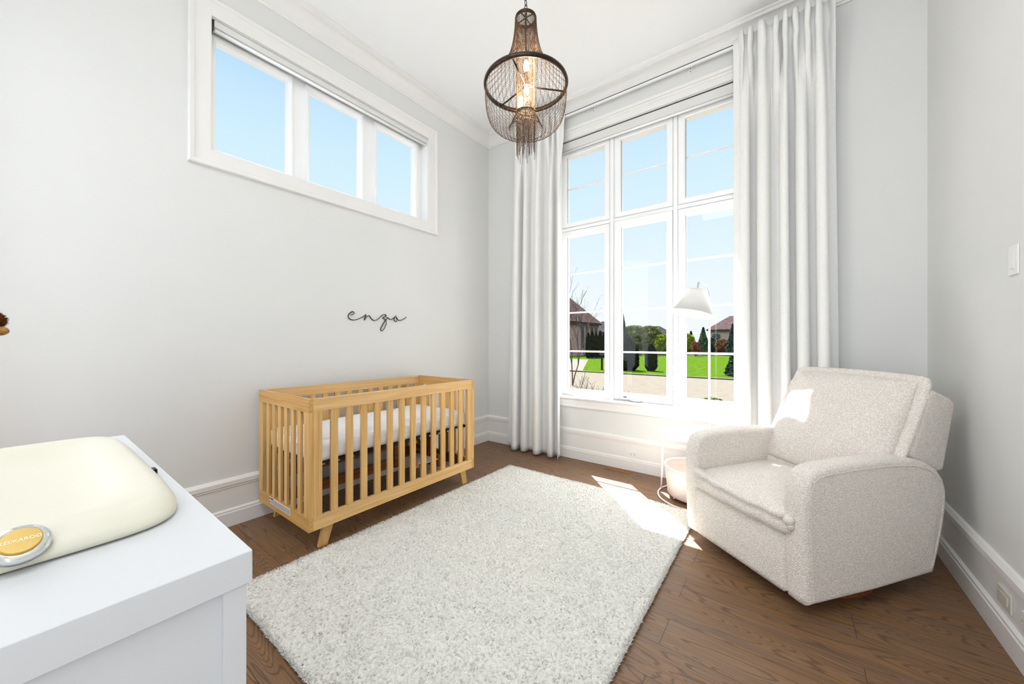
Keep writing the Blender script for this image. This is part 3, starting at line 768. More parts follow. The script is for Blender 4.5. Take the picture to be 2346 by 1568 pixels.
def pile_surface():
    """dense looped pile: overlapping leaning tuft domes on a fine grid"""
    st = 0.0027; c = 0.0098
    xs = np.arange(rx0, rx1 + st, st); ys = np.arange(ry0, ry1 + st, st)
    GX, GY = np.meshgrid(xs, ys, indexing='ij')
    nx, ny = int((rx1 - rx0) / c) + 5, int((ry1 - ry0) / c) + 5
    jx = RNG.uniform(-0.5, 0.5, (nx, ny)); jy = RNG.uniform(-0.5, 0.5, (nx, ny)); hh = RNG.uniform(0.45, 1.0, (nx, ny)); an = RNG.uniform(0, 2 * PI, (nx, ny)); el = RNG.uniform(0.38, 0.8, (nx, ny))
    ci = ((GX - rx0) / c).astype(int) + 2; cj = ((GY - ry0) / c).astype(int) + 2
    best = np.zeros_like(GX)
    for a in (-1, 0, 1):
        for b in (-1, 0, 1):
            i = np.clip(ci + a, 0, nx - 1); j = np.clip(cj + b, 0, ny - 1)
            px = rx0 + (i - 2 + 0.5 + jx[i, j]) * c; py = ry0 + (j - 2 + 0.5 + jy[i, j]) * c
            dx = GX - px; dy = GY - py; t_ = an[i, j]
            u = (dx * np.cos(t_) + dy * np.sin(t_)) / (c * 1.05); v = (-dx * np.sin(t_) + dy * np.cos(t_)) / (c * 1.05 * el[i, j])
            h = hh[i, j] * np.sqrt(np.clip(1 - u * u - v * v, 0, 1))
            best = np.maximum(best, h)
    lump = (np.sin(GX * 41 + 1.3 * np.sin(GY * 23)) * np.sin(GY * 37 + 1.7 * np.sin(GX * 29)) + 0.6 * np.sin(GX * 97 + 2 * np.sin(GY * 61)) * np.sin(GY * 83 + 2 * np.sin(GX * 53)))
    Z_ = 0.010 + 0.0140 * best + 0.0020 * lump + RNG.normal(0, 0.0005, GX.shape)
    ex = np.minimum(np.minimum(GX - rx0, rx1 - GX), np.minimum(GY - ry0, ry1 - GY)); Z_ = 0.003 + (Z_ - 0.003) * np.clip(ex / 0.010, 0.02, 1) ** 0.5
    GXj = GX + RNG.normal(0, 0.0006, GX.shape); GYj = GY + RNG.normal(0, 0.0006, GX.shape)
    n, m = GX.shape; idx = np.arange(n * m).reshape(n, m)
    F = np.stack([idx[:-1, :-1], idx[1:, :-1], idx[1:, 1:], idx[:-1, 1:]], -1).reshape(-1, 4)
    return np.stack([GXj, GYj, Z_], -1).reshape(-1, 3), F
def pile_tufts(n, edge):
    if edge:
        s_ = RNG.uniform(0, 2 * (rx1 - rx0 + ry1 - ry0), n); Lx = rx1 - rx0; Ly = ry1 - ry0; o = RNG.uniform(-0.002, 0.012, n)
        px = np.where(s_ < Lx, rx0 + s_, np.where(s_ < Lx + Ly, rx1 - o, np.where(s_ < 2 * Lx + Ly, rx1 - (s_ - Lx - Ly), rx0 + o)))
        py = np.where(s_ < Lx, ry0 + o, np.where(s_ < Lx + Ly, ry0 + (s_ - Lx), np.where(s_ < 2 * Lx + Ly, ry1 - o, ry1 - (s_ - 2 * Lx - Ly))))
    else:
        px = RNG.uniform(rx0, rx1, n); py = RNG.uniform(ry0, ry1, n)
    ang = RNG.uniform(0, 2 * PI, n); lean = 0.008 + 0.007 * RNG.random(n); hgt = 0.010 + 0.007 * RNG.random(n); wd = 0.0012 + 0.0011 * RNG.random(n)
    dx = np.cos(ang) * lean; dy = np.sin(ang) * lean; rot = RNG.uniform(0, 2 * PI, n)
    V = np.zeros((n, 7, 3)); z0 = 0.006
    for k in range(3):
        a = rot + k * 2 * PI / 3
        V[:, k, 0] = px + np.cos(a) * wd; V[:, k, 1] = py + np.sin(a) * wd; V[:, k, 2] = z0
        V[:, 3 + k, 0] = px + dx * 0.5 + np.cos(a) * wd; V[:, 3 + k, 1] = py + dy * 0.5 + np.sin(a) * wd; V[:, 3 + k, 2] = z0 + hgt * 0.8
    V[:, 6, 0] = px + dx * 1.2; V[:, 6, 1] = py + dy * 1.2; V[:, 6, 2] = z0 + hgt
    F = []
    for k in range(3):
        k2 = (k + 1) % 3; F += [(k, k2, 3 + k2), (k, 3 + k2, 3 + k), (3 + k, 3 + k2, 6)]
    F = np.array(F); return V.reshape(-1, 3), (np.arange(n)[:, None, None] * 7 + F[None]).reshape(-1, 3)
V_, F_ = pile_surface()
V2_, F2_ = pile_tufts(70000, False); V3_, F3_ = pile_tufts(12000, True)
Fq = np.concatenate([F_[:, [0, 1, 2]], F_[:, [0, 2, 3]], F2_ + len(V_), F3_ + len(V_) + len(V2_)]); V_ = np.concatenate([V_, V2_, V3_]); F_ = Fq
pl = npmesh('pile', V_, F_, pile_mat(), t, smooth=True); pl['kind'] = 'stuff'

# ================================================================= DRESSER + PAD
dx0, dx1, dy0, dy1, dz = 1.304, 2.348, -3.735, -3.252, 0.920
t = thing('dresser', 'white dresser under the changing pad in the bottom left corner', 'dresser', ((dx0 + dx1) / 2, (dy0 + dy1) / 2, 0))
MB().box(dx0, dx1, dy0, dy1, dz - 0.044, dz).build('top', M_TOPW, t, bevel=0.0015)
bx1 = dx1 - 0.004; by1 = dy1 - 0.006
mb = MB().box(dx0 + 0.004, bx1 - 0.008, dy0 + 0.004, by1 - 0.02, 0.10, dz - 0.044)
mb.build('carcass', M_TOPW, t)
for xs in (dx0 + 0.004, bx1 - 0.012):
    MB().box(xs, xs + 0.012, by1 - 0.026, by1, 0.06, dz - 0.0445).build('side_stile', M_TOPW, t, bevel=0.001)
    MB().box(xs, xs + 0.012, dy0 + 0.004, dy0 + 0.03, 0.06, dz - 0.0445).build('side_stile', M_TOPW, t, bevel=0.001)
for c in range(2):
    for r_ in range(3):
        a = dx0 + 0.03 + c * 0.495; z0_ = 0.13 + r_ * 0.248
        d = MB().box(a, a + 0.480, by1 - 0.02, by1 - 0.002, z0_, z0_ + 0.236).build('drawer', M_TOPW, t, bevel=0.002)
        for kx in (0.12, 0.36):
            MB().ball((a + kx, by1 + 0.010, z0_ + 0.118), 0.013, 12, 8).build('knob', M_GOLD, d, smooth=True)
for (a, b) in ((dx0 + 0.03, dy0 + 0.03), (dx1 - 0.08, dy0 + 0.03), (dx0 + 0.03, dy1 - 0.08), (dx1 - 0.08, dy1 - 0.08)):
    MB().box(a, a + 0.05, b, b + 0.05, 0.0, 0.10).build('leg', M_TOPW, t, bevel=0.002)

px0, px1, pyc = 1.425, 2.172, -3.482
t = thing('changing_pad', 'smooth cream moulded baby changing pad on top of the white dresser', 'changing pad', ((px0 + px1) / 2, pyc, dz))
def padmesh():
    NU, NR = 128, 30
    cx = (px0 + px1) / 2; hx = (px1 - px0) / 2; hy = 0.207
    V = []; F = []
    def outline(a):
        c, s = math.cos(a), math.sin(a); e = 0.30
        X_ = hx * math.copysign(abs(c) ** e, c); Y_ = hy * math.copysign(abs(s) ** e, s)
        return X_, Y_
    # radial profile: bottom edge, side going up and in, rim, basin
    prof = [(0.975, 0.0015), (1.0, 0.004), (1.0, 0.012), (0.985, 0.020), (0.955, 0.030), (0.92, 0.035), (0.89, 0.0365), (0.85, 0.036), (0.80, 0.033), (0.74, 0.026), (0.68, 0.018), (0.60, 0.012), (0.46, 0.009), (0.34, 0.008), (0.18, 0.008), (0.0, 0.008)]
    for (k, z) in prof:
        for j in range(NU):
            a = 2 * PI * j / NU; X_, Y_ = outline(a)
            if 0 < k:
                # edge band width the same in x and y
                m = (1 - k) * 0.36
                Xk = math.copysign(max(abs(X_) - m * abs(X_) / max(hx, 1e-6) * 1.0, 0), X_) if k > 0.6 else X_ * (1 - 0.4 * 0.36 / 1.0) * (k / 0.6)
                Yk = math.copysign(max(abs(Y_) - m * abs(Y_) / max(hy, 1e-6) * 0.72, 0), Y_) if k > 0.6 else math.copysign(max(abs(Y_) - 0.4 * 0.36 * abs(Y_) / hy * 0.72, 0), Y_) * (k / 0.6)
                if k > 0.6: Xk = X_ - math.copysign(m * abs(X_) / hx, X_)
                else:
                    Xk = (X_ - math.copysign(0.4 * 0.36 * abs(X_) / hx, X_)) * (k / 0.6)
            else: Xk = Yk = 0.0
            # the two long flanks are higher in the middle, ends a little lower
            lift = 1.0 + 0.10 * (1 - abs(X_) / hx)
            V.append((cx + Xk, pyc + Yk, dz + z * (lift if z > 0.03 else 1.0)))
    n = len(prof)
    for i in range(n - 1):
        for j in range(NU): F.append((i * NU + j, i * NU + (j + 1) % NU, (i + 1) * NU + (j + 1) % NU, (i + 1) * NU + j))
    F.append(tuple(range(NU - 1, -1, -1)))
    m = MB(); m.add(V, F); return m
padmesh().build('pad_body', M_PAD, t, smooth=True)
MB().box(px0 + 0.06, px1 - 0.05, pyc - 0.165, pyc + 0.165, dz + 0.0002, dz + 0.003).build('shadow_gap', M_DARK, t)  # dark sheet standing in for the shadow gap under the pad
# round silver badge with gold centre on the end face
def badge():
    c = Vector((px1 - 0.007, -3.444, dz + 0.032)); R = 0.0255
    ax = Vector((0.62, 0.0, 0.78)).normalized()
    rot = Vector((0, 0, 1)).rotation_difference(ax).to_matrix()
    def tr(mb):
        mb.v = [tuple(c + rot @ Vector(p)) for p in mb.v]; return mb
    b1 = MB().lathe([(0.0001, -0.006), (R, -0.006), (R * 1.0, 0.000), (R * 0.93, 0.0035), (R * 0.74, 0.005), (0.0001, 0.005)], k=40)
    rim = tr(b1).build('badge', M_SILVER, t, smooth=True); rim['label'] = 'round silver badge with a gold lettered centre'
    b2 = MB().lathe([(0.0001, 0.005), (R * 0.70, 0.005), (R * 0.70, 0.0078), (R * 0.66, 0.0084), (0.0001, 0.0084)], k=40)
    gd_ = tr(b2).build('badge_centre', M_GOLD, rim, smooth=False)
    cu = bpy.data.curves.new('lt', 'FONT'); cu.body = 'KEEKAROO'; cu.size = 0.0060; cu.extrude = 0.0003; cu.align_x = 'CENTER'; cu.align_y = 'CENTER'; cu.space_character = 1.1
    o = bpy.data.objects.new('lt', cu); COL.objects.link(o)
    dg = bpy.context.evaluated_depsgraph_get(); me = bpy.data.meshes.new_from_object(o.evaluated_get(dg))
    bpy.data.objects.remove(o)
    # text x -> world y, text y -> up the face
    ex = Vector((0, 1, 0)); ey = ax.cross(ex); 
    if ey.z < 0: ey = -ey
    off = ORG[t]
    for v in me.vertices:
        p = v.co; v.co = c + ex * p.x + ey * p.y + ax * (0.0086 + p.z) - off
    me.name = 'badge_lettering'; me.materials.clear(); me.materials.append(M_CREAMT)
    o = bpy.data.objects.new('badge_lettering', me); COL.objects.link(o); o.parent = rim; ORG[o] = off
badge()
MB().box(1.842, 1.866, pyc + 0.199, pyc + 0.213, dz + 0.001, dz + 0.016).build('strap_buckle', M_BRONZE, t, bevel=0.002)
MB().box(1.836, 1.872, pyc + 0.192, pyc + 0.204, dz + 0.012, dz + 0.018).build('strap', M_PLASTIC, t, bevel=0.002)

# ---- plush toy standing left of the dresser (only its muzzle and ear tuft reach into the picture)
t = thing('plush_toy', 'fuzzy brown plush animal toy at the left edge of the photo', 'plush toy', (0.62, -3.656, 0))
bx_, by_ = 0.62, -3.656
def fuzz(mb, c, r, n, l):
    for _ in range(n):
        a = random.uniform(0, 2 * PI); b = math.acos(random.uniform(-1, 1))
        d = Vector((math.sin(b) * math.cos(a), math.sin(b) * math.sin(a), math.cos(b)))
        p = Vector(c) + Vector((d.x * r[0], d.y * r[1], d.z * r[2])); q = p + (d + Vector((random.uniform(-.5, .5), random.uniform(-.5, .5), random.uniform(-.3, .3)))) * l
        s_ = d.orthogonal().normalized() * 0.0022
        mb.add([p - s_, p + s_, q], [(0, 1, 2)])
mb = MB().ball((bx_, by_ - 0.02, 0.60), (0.15, 0.20, 0.19), 20, 14)
mb.tube([(bx_, by_ + 0.02, 0.66), (bx_, by_ + 0.05, 0.90), (bx_, by_ + 0.07, 1.16)], [0.10, 0.072, 0.058], 14)
bd = mb.build('body', M_PLUSH, t, smooth=True)
for sx in (-1, 1):
    for sy in (-0.13, 0.08):
        MB().tube([(bx_ + sx * 0.07, by_ + sy, 0.55), (bx_ + sx * 0.085, by_ + sy, 0.25), (bx_ + sx * 0.09, by_ + sy, 0.0)], [0.055, 0.042, 0.05], 12).build('leg', M_PLUSH, t, smooth=True)
hd = MB().ball((bx_, by_ + 0.100, 1.235), (0.058, 0.068, 0.052), 18, 12).build('head', M_PLUSH2, t, smooth=True)
MB().ball((bx_ + 0.004, by_ + 0.163, 1.246), (0.030, 0.026, 0.018), 14, 10).build('muzzle', M_PLUSH2, hd, smooth=True)
mb = MB().ball((bx_, by_ + 0.136, 1.284), (0.036, 0.040, 0.030), 14, 10); fuzz(mb, (bx_, by_ + 0.136, 1.284), (0.036, 0.040, 0.030), 1600, 0.010)
mb.build('hair_tuft', M_PLUSH, hd, smooth=True)
for sx in (-1, 1): MB().ball((bx_ + sx * 0.052, by_ + 0.135, 1.245), 0.009, 10, 8).build('eye', M_BLACK, hd, smooth=True)

# ================================================================= ARMCHAIR
ax_, ay_ = 3.012, -1.425
CH = math.radians(51)                       # direction of local +y (front to back); local +x = near arm to far arm reversed
t = thing('armchair', 'cream boucle swivel armchair with a square back cushion in the right corner', 'armchair', (ax_, ay_, 0), 0, local=True)
U_ = (math.cos(math.radians(141)), math.sin(math.radians(141))); V2 = (math.cos(CH), math.sin(CH))
# local frame: build with columns U, V (right-handed: V x ... ) -> point = u*U + v*V
def cp(u, v, z): return (u * U_[0] + v * V2[0], u * U_[1] + v * V2[1], z)
AW = 0.105; TW = 0.742
arm_prof = [(0.004, 0.066), (-0.004, 0.20), (-0.012, 0.36), (-0.014, 0.50), (-0.006, 0.575), (0.016, 0.622), (0.055, 0.645), (0.13, 0.655), (0.30, 0.662), (0.50, 0.662), (0.64, 0.652), (0.74, 0.630), (0.81, 0.592), (0.856, 0.540), (0.878, 0.480), (0.878, 0.420), (0.860, 0.320), (0.825, 0.200), (0.790, 0.100), (0.78, 0.092), (0.40, 0.072)]
def rounded_prism(prof, u0, u1, r, nseg=6, fn=cp, subd=3, bulge=0.0):
    """extrude with rounded edges by insetting the outline near both ends"""
    P = [Vector((a, b, 0)) for a, b in prof]
    # densify
    Q = []
    for i in range(len(P)):
        a, b = P[i], P[(i + 1) % len(P)]
        n = max(1, int((b - a).length / 0.02))
        for k in range(n): Q.append(a.lerp(b, k / n))
    n = len(Q)
    area_ = sum(Q[i].x * Q[(i + 1) % n].y - Q[(i + 1) % n].x * Q[i].y for i in range(n))
    sg_ = 1 if area_ > 0 else -1
    N = []
    for i in range(n):
        tt = (Q[(i + 1) % n] - Q[i - 1]).normalized(); N.append(Vector((-tt.y, tt.x, 0)) * sg_)      # inward
    rings = []
    for k in range(nseg + 1):
        a = PI / 2 * k / nseg; rings.append((u0 + r * (1 - math.sin(a)), r * (1 - math.cos(a))))
    rings = rings[::-1]  # from u0 (most inset) outwards
    ringsA = [(u0 + r * (1 - math.cos(PI / 2 * k / nseg)), r * (1 - math.sin(PI / 2 * k / nseg))) for k in range(nseg + 1)]
    mid = [(u0 + r + (u1 - u0 - 2 * r) * k / 4, 0.0) for k in range(1, 4)]
    ringsB = [(u1 - (a - u0), b) for a, b in ringsA][::-1]
    R_ = ringsA + mid + ringsB
    vs = []
    for (u, ins) in R_:
        for i in range(n):
            q = Q[i] + N[i] * (ins - bulge * math.sin(PI * (u - u0) / (u1 - u0)))
            vs.append(fn(u, q.x, q.y))
    fs = []
    for i in range(len(R_) - 1):
        for j in range(n): fs.append((i * n + j, i * n + (j + 1) % n, (i + 1) * n + (j + 1) % n, (i + 1) * n + j))
    fs.append(tuple(range(n - 1, -1, -1))); L_ = (len(R_) - 1) * n; fs.append(tuple(L_ + j for j in range(n)))
    m = MB(); m.add(vs, fs); return m, Q, N
def seam_loop(Q, N, u, ins, i0, i1, r=0.0035):
    pts = [cp(u, *( (Q[i] + N[i] * ins).to_2d())) for i in range(i0, i1)]
    return MB().tube(pts, r, 6)
for (a, b, far) in ((0.0, AW, 0), (TW - AW, TW, 1)):
    m, Q, N = rounded_prism(arm_prof, a, b, 0.022, bulge=0.004)
    arm = m.build('arm', M_BOUCLE, t, smooth=True)
    u_s = a + 0.0005 if not far else b - 0.0005
    top = [i for i in range(len(Q))]
    seam_loop(Q, N, u_s, 0.030, 0, int(len(Q) * 0.72), 0.003).build('topstitch_seam', M_BOUCLE, arm, smooth=True)
m, Q, N = rounded_prism([(-0.006, 0.070), (-0.012, 0.20), (-0.008, 0.325), (0.01, 0.340), (0.06, 0.345), (0.06, 0.07)], AW - 0.012, TW - AW + 0.012, 0.018)
m.build('front_panel', M_BOUCLE, t, smooth=True)
mb = MB().prism([(0.06, 0.085), (0.06, 0.34), (0.60, 0.36), (0.60, 0.56), (0.80, 0.56), (0.84, 0.40), (0.78, 0.10)], AW, TW - AW, lambda a, b, d: cp(d, a, b))
mb.build('inner_frame', M_BOUCLE, t)
# cushions
def cushion(name, w, d, edge, crown, mat, parent, place, flange=0.0, ft=0.010, n=44, corner=0.10, p=2.6, wob=0.004, ctop=1.0, cbot=1.0, seed=1):
    """w,d half sizes; place(x,y,z)->point"""
    rn = np.random.default_rng(seed); ph = rn.uniform(0, 6, 8)
    V = []; F = []; idx = {}
    def base(sx, sy):
        k = 1 - corner * (sx * sx) * (sy * sy)
        return w * sx * k, d * sy * k
    for side in (1, -1):
        for i in range(n + 1):
            for j in range(n + 1):
                sx = math.sin(PI / 2 * (-1 + 2 * i / n)); sy = math.sin(PI / 2 * (-1 + 2 * j / n))
                x, y = base(sx, sy)
                b_ = max(0.0, (1 - abs(sx) ** p) * (1 - abs(sy) ** p)) ** 0.5
                h = edge + crown * b_ * (ctop if side > 0 else cbot)
                h += wob * b_ * math.sin(9 * sx + ph[0]) * math.sin(7 * sy + ph[1])
                idx[(side, i, j)] = len(V); V.append(place(x, y, side * h))
        for i in range(n):
            for j in range(n):
                F.append((idx[(side, i, j)], idx[(side, i + 1, j)], idx[(side, i + 1, j + 1)], idx[(side, i, j + 1)]))
    ring = [(i, 0) for i in range(n)] + [(n, j) for j in range(n)] + [(i, n) for i in range(n, 0, -1)] + [(0, j) for j in range(n, 0, -1)]
    L_ = len(ring)
    for k in range(L_):
        a, b = ring[k], ring[(k + 1) % L_]
        F.append((idx[(1, *a)], idx[(1, *b)], idx[(-1, *b)], idx[(-1, *a)]))
    m = MB(); m.add(V, F); o = m.build(name, mat, parent, smooth=True)
    if flange:
        FV = []; FF = []
        for k in range(L_):
            i, j = ring[k]
            sx = math.sin(PI / 2 * (-1 + 2 * i / n)); sy = math.sin(PI / 2 * (-1 + 2 * j / n))
            x, y = base(sx, sy)
            ex, ey = base(sx * 0.98, sy * 0.98)
            dx_, dy_ = (1 if abs(sx) > 0.999 else 0) * math.copysign(1, sx), (1 if abs(sy) > 0.999 else 0) * math.copysign(1, sy)
            l = math.hypot(dx_, dy_) or 1; dx_ /= l; dy_ /= l
            wv = 0.003 * math.sin(k * 0.9)
            for (o_, h) in ((-0.006, ft), (flange * 0.6, ft * 1.3 + wv), (flange, ft * 0.9), (flange + ft * 0.7, 0), (flange, -ft * 0.9), (flange * 0.6, -ft * 1.3 + wv), (-0.006, -ft)):
                FV.append(place(x + dx_ * o_, y + dy_ * o_, h))
        for k in range(L_):
            k2 = (k + 1) % L_
            for q in range(6): FF.append((k * 7 + q, k * 7 + q + 1, k2 * 7 + q + 1, k2 * 7 + q))
        m = MB(); m.add(FV, FF); f = m.build('flange', mat, o, smooth=True)
    return o
# seat
sc_u, sc_v = TW / 2, 0.275
cushion('seat_cushion', (TW - 2 * AW) / 2 + 0.002, 0.29, 0.048, 0.036, M_BOUCLE, t, lambda x, y, z: cp(sc_u + x, sc_v + y, 0.398 + z + 0.012 * (y / 0.29)), corner=0.02, p=3.0, cbot=0.2, seed=2)
# front lip of the seat: a band with a rolled flange and a knotted near end
NL = 60; vs = []; fs = []
lip = [(0.012, 0.450), (-0.018, 0.452), (-0.034, 0.442), (-0.036, 0.428), (-0.026, 0.418), (-0.032, 0.400), (-0.034, 0.372), (-0.024, 0.348), (0.0, 0.342), (0.012, 0.36)]
for i in range(NL + 1):
    f = i / NL; u = 0.064 + f * (TW - 0.064 - 0.042)
    sag = -0.014 * math.sin(PI * f) + 0.022 * f - 0.010
    bulge = 0.010 * math.sin(PI * f) + 0.004 * math.sin(23 * f) + (0.010 * (1 - f / 0.08) if f < 0.08 else 0)
    wv = 0.0025 * math.sin(37 * f)
    taper = min(1.0, 0.55 + f * 9, 0.35 + (1 - f) * 6)
    for (v, z) in lip:
        zz = z + sag * (1 if z > 0.39 else 0.35) + (wv if z > 0.41 else 0)
        vs.append(cp(u, v * taper - (bulge if v < 0 else 0), 0.40 + (zz - 0.40) * (0.6 + 0.4 * taper)))
n_ = len(lip)
for i in range(NL):
    for j in range(n_): fs.append((i * n_ + j, i * n_ + (j + 1) % n_, (i + 1) * n_ + (j + 1) % n_, (i + 1) * n_ + j))
fs.append(tuple(range(n_ - 1, -1, -1))); fs.append(tuple(NL * n_ + j for j in range(n_)))
m = MB(); m.add(vs, fs)
m.ball(cp(0.066, -0.026, 0.414), (0.022, 0.022, 0.022), 14, 10).ball(cp(0.060, -0.024, 0.390), (0.014, 0.014, 0.018), 12, 8).ball(cp(0.10, -0.030, 0.428), (0.030, 0.024, 0.018), 14, 10)
m.build('seat_front_flange', M_BOUCLE, t, smooth=True)
# reclining back frame
bf = [(0.790, 0.948), (0.812, 0.966), (0.845, 0.968), (0.960, 0.925), (0.985, 0.905), (0.990, 0.880), (0.912, 0.590), (0.898, 0.566), (0.870, 0.562), (0.690, 0.640), (0.668, 0.656), (0.664, 0.676)]
m, Q, N = rounded_prism(bf, 0.022, TW - 0.022, 0.026, bulge=0.004)
bk = m.build('backrest', M_BOUCLE, t, smooth=True)
seam_loop(Q, N, 0.024, 0.030, 0, len(Q) - 2, 0.003).build('topstitch_seam', M_BOUCLE, bk, smooth=True)
# back pillow
tilt = math.atan2(0.24, 0.42)
pcu, pcv, pcz = 0.366, 0.684, 0.742
def pplace(x, y, z):
    # x across, y up the slant, z forward normal
    v = pcv + y * math.sin(tilt) - z * math.cos(tilt)
    q = pcz + y * math.cos(tilt) + z * math.sin(tilt) + 0.018 * x
    return cp(pcu + x, v, q)
cushion('back_cushion', 0.300, 0.306, 0.016, 0.080, M_BOUCLE, t, pplace, flange=0.036, ft=0.012, corner=0.03, p=2.8, wob=0.006, cbot=0.25, seed=5)
# round swivel base
c_ = cp(0.371, 0.40, 0)
MB().lathe([(0.0001, 0.0), (0.305, 0.0), (0.312, 0.006), (0.312, 0.022), (0.30, 0.030), (0.0001, 0.030)], (c_[0], c_[1], 0.0), 56).build('swivel_base', M_BASEW, t, bevel=0.0)
MB().lathe([(0.0001, 0.029), (0.09, 0.029), (0.09, 0.09), (0.0001, 0.09)], (c_[0], c_[1], 0.0), 24).build('swivel_post', M_BLACK, t)

# ================================================================= SIDE TABLE, BASKET, LAMP
tx, ty, th = 2.372, -0.345, 0.50
t = thing('side_table', 'small round white metal side table between window and armchair', 'side table', (tx, ty, 0))
MB().lathe([(0.0001, th - 0.016), (0.236, th - 0.016), (0.250, th - 0.010), (0.2525, th + 0.002), (0.250, th + 0.004), (0.244, th), (0.0001, th)], (tx, ty, 0), 56).build('tabletop', M_WHITE_METAL, t, smooth=False)
for a in (170, 62, 300):
    r = math.radians(a)
    MB().tube([(tx + 0.262 * math.cos(r), ty + 0.262 * math.sin(r), 0.006), (tx + 0.243 * math.cos(r), ty + 0.243 * math.sin(r), th - 0.012)], 0.0075, 10).build('leg', M_WHITE_METAL, t, smooth=True)
ring = [(tx + 0.262 * math.cos(2 * PI * k / 48), ty + 0.262 * math.sin(2 * PI * k / 48), 0.0065) for k in range(48)]
MB().tube(ring, 0.006, 8, close=True).build('floor_ring', M_WHITE_METAL, t, smooth=True)
t = thing('storage_basket', 'round pale pink canvas basket standing under the white side table', 'basket', (tx, ty, 0.01))
MB().lathe([(0.0001, 0.022), (0.178, 0.022), (0.194, 0.04), (0.208, 0.20), (0.212, 0.245), (0.206, 0.245), (0.202, 0.20), (0.188, 0.045), (0.0001, 0.030)], (tx, ty, 0), 56).build('fabric_body', M_BASKET, t, smooth=True)
rm = [(tx + 0.212 * math.cos(2 * PI * k / 48), ty + 0.212 * math.sin(2 * PI * k / 48), 0.247) for k in range(48)]
MB().tube(rm, 0.007, 8, close=True).build('rim', M_WHITE_METAL, t, smooth=True)
for k in range(8):
    a = 2 * PI * k / 8; MB().box(tx + 0.17 * math.cos(a) - 0.006, tx + 0.17 * math.cos(a) + 0.006, ty + 0.17 * math.sin(a) - 0.006, ty + 0.17 * math.sin(a) + 0.006, 0.012, 0.024).build('foot', M_WHITE_METAL, t)

lx, ly = 2.430, -0.068
t = thing('floor_lamp', 'slim white floor lamp with a tilted fabric shade in front of the window', 'floor lamp', (lx, ly, 0))
MB().lathe([(0.0001, 0.0), (0.118, 0.0), (0.120, 0.003), (0.118, 0.009), (0.0001, 0.011)], (lx, -0.160, 0.0), 40).build('base', M_WHITE_METAL, t)
MB().tube([(lx, ly, 0.004), (lx, ly, 1.53)], 0.0085, 12).build('pole', M_WHITE_METAL, t, smooth=True)
cs = Vector((2.328, -0.205, 1.43)); ctp = Vector((2.362, -0.172, 1.618))
arm = catmull([(lx, ly, 1.50), (lx, ly - 0.006, 1.60), (lx - 0.008, ly - 0.03, 1.645), (2.392, -0.135, 1.672), (2.374, -0.168, 1.684), (2.366, -0.172, 1.66), (2.363, -0.172, 1.60)], 8)
MB().tube([tuple(p) for p in arm], 0.0075, 10).build('arm', M_GREY_METAL, t, smooth=True)
def shade():
    axv = (ctp - cs).normalized(); e1 = Vector((0, 1, 0)); e1 = (e1 - axv * e1.dot(axv)).normalized(); e2 = axv.cross(e1)
    K = 56; vs = []; fs = []
    for (p, r) in ((cs, 0.160), (ctp, 0.074), (ctp, 0.072), (cs, 0.158)):
        for j in range(K):
            a = 2 * PI * j / K; vs.append(p + (e1 * math.cos(a) + e2 * math.sin(a)) * r)
    for i in range(4):
        for j in range(K): fs.append((i * K + j, i * K + (j + 1) % K, ((i + 1) % 4) * K + (j + 1) % K, ((i + 1) % 4) * K + j))
    m = MB(); m.add(vs, fs); o = m.build('lamp_shade', M_SHADE, t)
    for p in o.data.polygons: p.use_smooth = True
    for e in o.data.edges:
        pass
    m = MB(); m.tube([cs + (e1 * math.cos(2 * PI * j / 40) + e2 * math.sin(2 * PI * j / 40)) * 0.160 for j in range(40)], 0.0025, 6, close=True)
    m.tube([ctp + (e1 * math.cos(2 * PI * j / 40) + e2 * math.sin(2 * PI * j / 40)) * 0.074 for j in range(40)], 0.002, 6, close=True)
    for k in range(3):
        a = 2 * PI * k / 3; m.tube([ctp - axv * 0.004, ctp - axv * 0.004 + (e1 * math.cos(a) + e2 * math.sin(a)) * 0.073], 0.0015, 5)
    m.build('shade_ring', M_SHADE, o, smooth=True)
    MB().ball(tuple(ctp - axv * 0.09), (0.028, 0.028, 0.036), 14, 10).build('bulb', M_WHITE_METAL, o, smooth=True)
shade()

# ================================================================= CHANDELIER
cx, cy = 1.800, -1.797
t = thing('chandelier', 'dark bronze beaded-chain chandelier with glowing bulbs hanging from the ceiling', 'chandelier', (cx, cy, H))
ZR = 2.600; RR = 0.226; ZT = 2.965; RT = 0.057
MB().lathe([(0.0001, H), (0.065, H), (0.065, H - 0.012), (0.05, H - 0.03), (0.012, H - 0.04), (0.0001, H - 0.04)], (cx, cy, 0), 32).build('ceiling_canopy', M_BRONZE, t, smooth=False)
mb = MB(); z = H - 0.04; k = 0
while z > ZT + 0.03:
    pts = []
    for j in range(14):
        a = 2 * PI * j / 14; e = 0.0085 * math.cos(a); f = 0.019 * math.sin(a)
        pts.append((cx + (e if k % 2 else 0), cy + (0 if k % 2 else e), z - 0.017 + f))
    mb.tube(pts, 0.0021, 5, close=True); z -= 0.030; k += 1
mb.build('chain', M_BRONZE, t, smooth=True)
def hoop(r, z, h, th_, nm, mat=M_BRONZE):
    return MB().lathe([(r - th_, z - h / 2), (r - th_ * 0.3, z - h / 2 - 0.002), (r, z - h / 2), (r + th_ * 0.25, z), (r, z + h / 2), (r - th_ * 0.3, z + h / 2 + 0.002), (r - th_, z + h / 2)], (cx, cy, 0), 72, close=True).build(nm, mat, t, smooth=True)
hoop(RR, ZR, 0.020, 0.012, 'main_hoop'); hoop(RT, ZT, 0.014, 0.008, 'top_hoop')
mb = MB()
